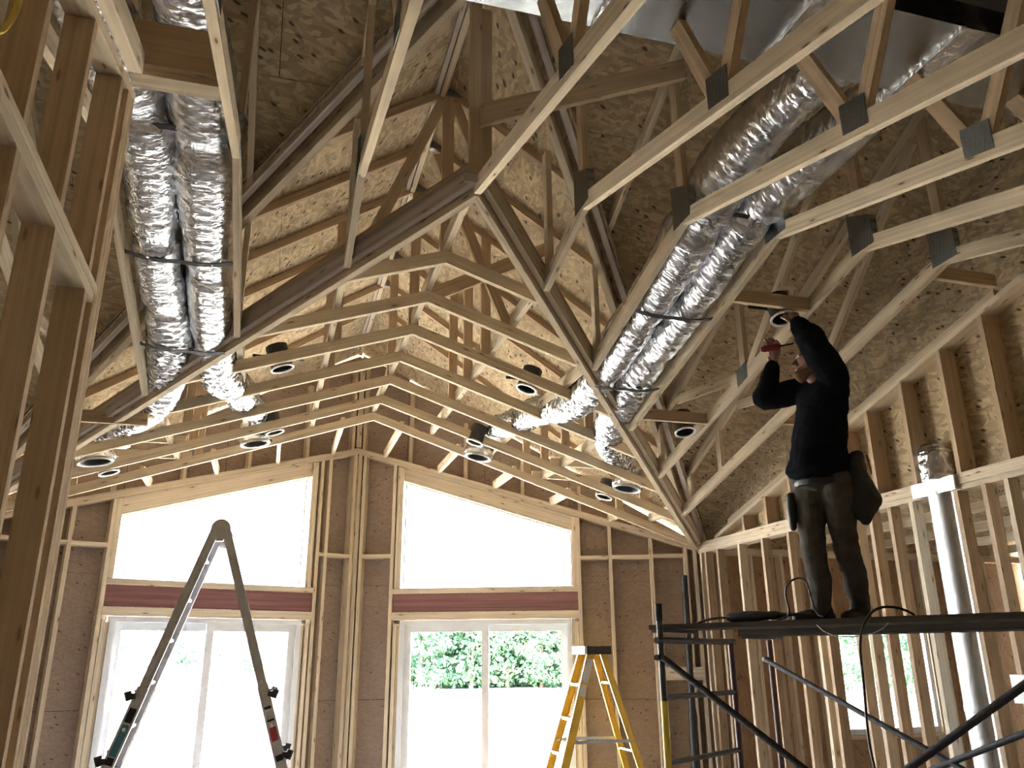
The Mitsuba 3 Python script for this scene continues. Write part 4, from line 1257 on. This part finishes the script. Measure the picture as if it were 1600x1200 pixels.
pk = thing('person', 'worker in black jacket and grey trousers on the scaffold planks, arms raised to a light', 'person')
h = J['head']
head = hull((h + UPH * .028 - FACE * .012, (.080, .092, .088)), (h + UPH * .02 + FACE * .02, (.074, .07, .075)))
head = head + hull((h + UPH * .0, (.072, .072, .07)), (h - UPH * .072 + FACE * .048, (.036, .036, .030)), (h - UPH * .055 + FACE * .005, (.050, .050, .03)))
head = head + hull((h + UPH * .028 + FACE * .086, .010), (h - UPH * .018 + FACE * .112, .012), (h - UPH * .022 + FACE * .092 + LEFT * .014, .008), (h - UPH * .022 + FACE * .092 - LEFT * .014, .008))
head = head + hull((h + UPH * .042 + FACE * .082 + LEFT * .035, .014), (h + UPH * .042 + FACE * .082 - LEFT * .035, .014))
head = head + hull((h - UPH * .047 + FACE * .086 + LEFT * .02, .009), (h - UPH * .047 + FACE * .086 - LEFT * .02, .009)) + hull((h - UPH * .058 + FACE * .082 + LEFT * .016, .009), (h - UPH * .058 + FACE * .082 - LEFT * .016, .009))
for s in (1, -1):
    head = head + hull((h + LEFT * s * .080 + UPH * .025 - FACE * .012, (.010, .018, .014)), (h + LEFT * s * .078 - UPH * .022 - FACE * .002, (.008, .010, .010)))
body = head + chain([(h - UPH * .06 - FACE * .015, .055), (J['neck'], .062), (J['chest'], (.12, .12, .12)), (J['waist'], .12), (J['pelvis'], .13)])
body = body + chain([(J['neck'], .06), (J['lsh'], .062), (J['lel'], .045), (J['lwr'], .030)]) + chain([(J['neck'], .06), (J['rsh'], .062), (J['rel'], .045), (J['rwr'], .030)])
for a in 'lr':
    body = body + chain([(J['pelvis'], .11), (J[a + 'hp'], .085), (J[a + 'kn'], .058), (J[a + 'an'], .042)])
body = body + hand(J['lwr'], J['lhd'], -FACE * .8 + LEFT * .3, (.35, .5, .5), nrm((-.8, .1, .5)))
grip = nrm(V_(2.224, .515, -.426) - V_(2.044, .618, -.445))
body = body + hand(J['rwr'], J['rhd'], -LEFT * .2 + grip * .9, (1.0, 1.3, 1.0), nrm(grip * .6 + V_(0, 0, .8)))
scene[pk] = None
part(pk, 'body', mesh(finish(body, .009, 6), 'skin', True))
hair = hull((h + UPH * .045 - FACE * .022, (.088, .096, .084)), (h + UPH * .0 - FACE * .055, (.070, .06, .07)))
part(pk, 'hair', mesh(finish(hair, .014, 4, .006, 3, 60), 'hair', True), 'brown hair')
beard = hull((h - UPH * .078 + FACE * .062, (.040, .038, .034)), (h - UPH * .050 + LEFT * .058 + FACE * .01, .020), (h - UPH * .050 - LEFT * .058 + FACE * .01, .020), (h - UPH * .105 + FACE * .05, .022))
part(pk, 'beard', mesh(finish(beard, .012, 3, .005, 5, 70), 'hair', True), 'brown beard')
jk = chain([(J['chest'] + (0, 0, .03), (.155, .150, .13)), (J['waist'], (.172, .165, .12)), (J['pelvis'] + (-.005, -.01, .015), (.205, .198, .090))])
jk = jk + hull((J['lsh'], .088), (J['rsh'], .088), (J['chest'], (.16, .15, .12)), (J['neck'] + (0, 0, .0), .075))
jk = jk + chain([(J['lsh'], .098), (J['lel'], .088), (J['lwr'] - (.008, .02, .02), .052)]) + chain([(J['rsh'], .086), (J['rel'], .072), (J['rwr'] + (-.004, .01, -.03), .048)])
jk = jk + chain([(J['neck'] - (0, 0, .02), .078), (J['neck'] + FACE * .0 + (0, 0, .045), .086)])
jk = jk + hull((J['pelvis'] + FACE * .12 + (0, 0, .035), .06), (J['pelvis'] + FACE * .13 + LEFT * .05 + (0, 0, .0), .045), (J['pelvis'] + FACE * .11 - LEFT * .08 + (0, 0, .01), .05))
part(pk, 'jacket', mesh(finish(jk, .014, 6, .016, 8, 10.), 'jacket', True), 'black jacket')
tr = chain([(J['pelvis'] + (0, 0, .03), (.150, .145, .10)), (J['pelvis'] - (0, 0, .05), (.150, .145, .09))])
for a, o in (('l', 0), ('r', 1)):
    tr = tr + chain([(J['pelvis'] - (0, 0, .02), .11), (J[a + 'hp'] - (0, 0, .02), .108), (J[a + 'kn'], .076), ((J[a + 'kn'] + J[a + 'an']) / 2 + (.012, -.008, 0), .075), (J[a + 'an'] + (.004, 0, .03), .062), (J[a + 'an'] + (.006, 0, .0), .066)])
part(pk, 'trousers', mesh(finish(tr, .015, 6, .012, 4, 16.), 'trousers', True), 'worn grey-brown trousers')
for a in 'lr':
    an = J[a + 'an']
    d = nrm((-.90, .42, 0)) if a == 'r' else nrm((-.45, .2, 0) + V_(0, -.35, 0))
    z = -2.143
    ft = V_(an[0], an[1], z)
    up = V_(0, 0, 1)
    bt = chain([(an + (0, 0, .05), .058), (ft + up * .055 - d * .03, .050)])
    bt = bt + hull((ft + up * .045 - d * .045, .042), (ft + up * .05 + d * .06, .045), (ft + up * .038 + d * .15, .036))
    sole = m3.Manifold.hull_points(np.vstack([ball(ft - d * .05 + up * .012, (.045, .045, .012)), ball(ft + d * .08 + up * .012, (.05, .05, .012)), ball(ft + d * .165 + up * .012, (.036, .036, .012))]))
    k = part(pk, 'boot', mesh(finish(bt, .012, 5), 'leather', True), 'dark work boot')
    part(k, 'sole', mesh(finish(sole, .02, 0), 'black_rubber', 40), 'boot sole')
# tool belt: strap and pouches hung at the hips
belt = hull((J['pelvis'] + (0, 0, -.085), (.168, .162, .022)), (J['pelvis'] + (0, 0, -.06), (.170, .164, .02)))
part(pk, 'belt', mesh(finish(belt, .02, 2), 'leather', True), 'black tool belt')
back = -FACE
pb = hull((V_(2.575, .545, -1.205), .052), (V_(2.600, .560, -1.26), .058), (V_(2.705, .580, -1.41), .058), (V_(2.655, .610, -1.50), .050), (V_(2.600, .630, -1.43), .055))
pb = pb + hull((V_(2.655, .60, -1.50), .045), (V_(2.655, .605, -1.535), .034)) + hull((V_(2.590, .535, -1.16), .050), (V_(2.60, .56, -1.24), .060)) + hull((V_(2.70, .575, -1.40), .030), (V_(2.735, .575, -1.43), .018), (V_(2.69, .60, -1.47), .03))
pk2 = part(pk, 'tool_pouch', mesh(finish(pb, .014, 4, .008, 6, 18.), 'leather', True), 'bulky black tool pouch')
part(pk2, 'flap', mesh(finish(hull((V_(2.575, .52, -1.20), .03), (V_(2.655, .545, -1.32), .028), (V_(2.72, .57, -1.41), .02), (V_(2.60, .60, -1.31), .03)), .014, 3), 'leather', True))
pb = hull((V_(2.300, .842, -1.36), .028), (V_(2.300, .85, -1.43), .030), (V_(2.322, .885, -1.55), .024))
part(pk, 'side_pouch', mesh(finish(pb, .012, 3), 'leather', True), 'narrow pouch at the front thigh')
del scene[pk]
# the tool in his hand
t = thing('screwdriver', 'red-handled screwdriver in the lower hand of the worker', 'screwdriver')
a, b = V_(2.044, .618, -.452), V_(2.224, .515, -.430)
part(t, 'handle', lathe([(.001, 0), (.014, .002), (.021, .02), (.020, .06), (.022, .10), (.014, .12), (.001, .121)], a, b - a, 'red_plastic', 20), 'dark red handle')
part(t, 'shaft', rod(a + (b - a) * .58, b, .006, 'steel_dark', 10), 'dark shaft')

# ------------------------------------------------------------------ outdoors: trees, shrubs, far houses
def leaf_mass(centres, per, size, seed):
    r = np.random.default_rng(seed)
    v, f = [], []
    for (c, rad) in centres:
        n = int(per * rad[0] * rad[2])
        d = r.normal(size=(n, 3))
        d /= np.linalg.norm(d, axis=1, keepdims=True)
        p = np.array(c) + d * np.array(rad) * (.55 + .45 * r.random((n, 1)) ** .5)
        a, b = r.normal(size=(n, 3)), r.normal(size=(n, 3))
        a /= np.linalg.norm(a, axis=1, keepdims=True)
        b = np.cross(a, b)
        b /= np.linalg.norm(b, axis=1, keepdims=True)
        sz = size * (.6 + .8 * r.random((n, 1)))
        q = np.stack([p - a * sz, p + b * sz * .6, p + a * sz, p - b * sz * .6], 1).reshape(-1, 3)
        k = np.arange(n)[:, None] * 4 + sum(len(x) for x in v)
        v.append(q)
        f += [np.hstack([k, k + 1, k + 2]), np.hstack([k, k + 2, k + 3])]
    return trimesh.Trimesh(np.vstack(v), np.vstack(f), process=False)


GZ = -Z0 - .52


def tree(name, label, x, y, h, wide, mat, seed, group=None, trunk=True):
    t = thing(name, label, 'tree' if h > 2.5 else 'shrub', group)
    r = random.Random(seed)
    z = GZ + Z0
    if trunk:
        part(t, 'trunk', mesh(tube_mesh([(x, y, z - .1), (x + .1, y, z + h * .4), (x - .1, y + .1, z + h * .85)], [.16, .12, .05], 10), 'bark', 40))
    cs = []
    for i in range(9 if h > 2.5 else 5):
        a = r.random() * 6.28
        zz = z + h * (.05 + .87 * (i + .5) / 9) if h > 2.5 else z + h * (.3 + .5 * r.random())
        fall = 1 - .55 * max(0, (zz - z) / h - .4)
        cs.append(((x + math.cos(a) * wide * .35 * fall, y + math.sin(a) * wide * .35, zz), (wide * .5 * fall, wide * .45 * fall, h * .14)))
    part(t, 'foliage', mesh(leaf_mass(cs, 150 if h > 2.5 else 500, .20 if h > 2.5 else .07, seed), mat))
    return t


def ahead(px, dist):
    """Ground point at a picture column, this far in front of the eye."""
    d = nrm(fwd[:2]) + np.array([fwd[1], -fwd[0]]) / np.linalg.norm(fwd[:2]) * (px - 800) / 1207.
    return eye[:2] + d * dist


woods = [(610, 66, 7.0, 5), (640, 70, 7.4, 5.5), (668, 64, 6.8, 4.6), (692, 68, 7.3, 5), (716, 72, 7.8, 5.4), (740, 65, 7, 4.8), (764, 70, 7.6, 5), (790, 66, 6.6, 4.6), (812, 72, 7.7, 5.5),
         (838, 66, 7, 5), (860, 70, 7.6, 5.4), (886, 65, 7, 5), (912, 70, 7.5, 5), (1240, 60, 8, 5), (1330, 52, 6, 4), (1370, 60, 8, 5), (1420, 56, 7, 5), (1460, 60, 8, 5)]
names = ['leftmost', 'second', 'third', 'fourth', 'fifth', 'sixth', 'seventh', 'eighth', 'ninth', 'tenth', 'eleventh', 'twelfth', 'thirteenth']
for i, (px, dist, h, wd) in enumerate(woods):
    x, y = ahead(px, dist)
    lab = f'green tree beyond the right sliding door, {names[i]} from the left' if i < 13 else f'green tree far beyond the small window of the next room, {names[i - 13]} from the left'
    tree('broadleaf_tree', lab, x, y, h, wd, 'leaf', 40 + i)
for i, (px, dist, h, wd, mt, lab) in enumerate(((182, 24, 1.3, 1.4, 'leaf_yellow', 'small yellowish shrub in the field beyond the left sliding door, at its left edge'), (392, 20, 1.5, 1.1, 'leaf_yellow', 'small yellowish shrub in the field beyond the left sliding door, right side'),
                                                (200, 150, 8, 9, 'leaf', 'far tree beyond the left sliding door, left one'), (228, 160, 6, 7, 'leaf', 'low far tree beyond the left sliding door'), (330, 160, 6, 5, 'leaf', 'far tree beside the far low roofs'), (432, 160, 6, 5, 'leaf', 'far tree at the right edge of the left sliding door'))):
    x, y = ahead(px, dist)
    tree('shrub' if h < 2 else 'far_tree', lab, x, y, h, wd, mt, 70 + i, trunk=h > 2)


def house(px, dist, w, d, h, rise, label, roof, wins):
    t = thing('house', label, 'house')
    x, y = ahead(px, dist)
    z = GZ + Z0
    part(t, 'wall', mesh(trimesh.creation.box((w, d, h), trimesh.transformations.translation_matrix((x, y, z + h / 2))), 'house_white'))
    g = trimesh.creation.extrude_polygon(Polygon([(-d / 2 - .4, 0), (d / 2 + .4, 0), (0, rise)]), w + .8, engine='earcut')
    v = np.array(g.vertices)
    g.vertices = np.stack([v[:, 2] - (w + .8) / 2 + x, v[:, 0] + y, v[:, 1] + z + h], 1)
    g.invert()
    part(t, 'roof', mesh(g, roof))
    rows = 3 if wins > 8 else 1
    for r in range(rows):
        for i in range(wins // rows):
            wx = x - w / 2 + (i + .7) * w / (wins // rows + .4)
            part(t, 'window', mesh(trimesh.creation.box((w / (wins // rows) * .42, .1, h / rows * .38), trimesh.transformations.translation_matrix((wx, y - d / 2 - .05, z + h * (r + .55) / rows))), 'house_window'))


house(270, 190, 14, 9, 5.2, 1.2, 'far white three-storey building beyond the left sliding door', 'house_white', 18)
house(345, 180, 11, 8, 2.9, 1.1, 'far low house with a dark red roof beyond the left sliding door', 'house_roof', 5)
house(418, 180, 7, 7, 2.6, 1.0, 'far low house with a dark blue roof beyond the left sliding door, right one', 'house_roof_blue', 4)
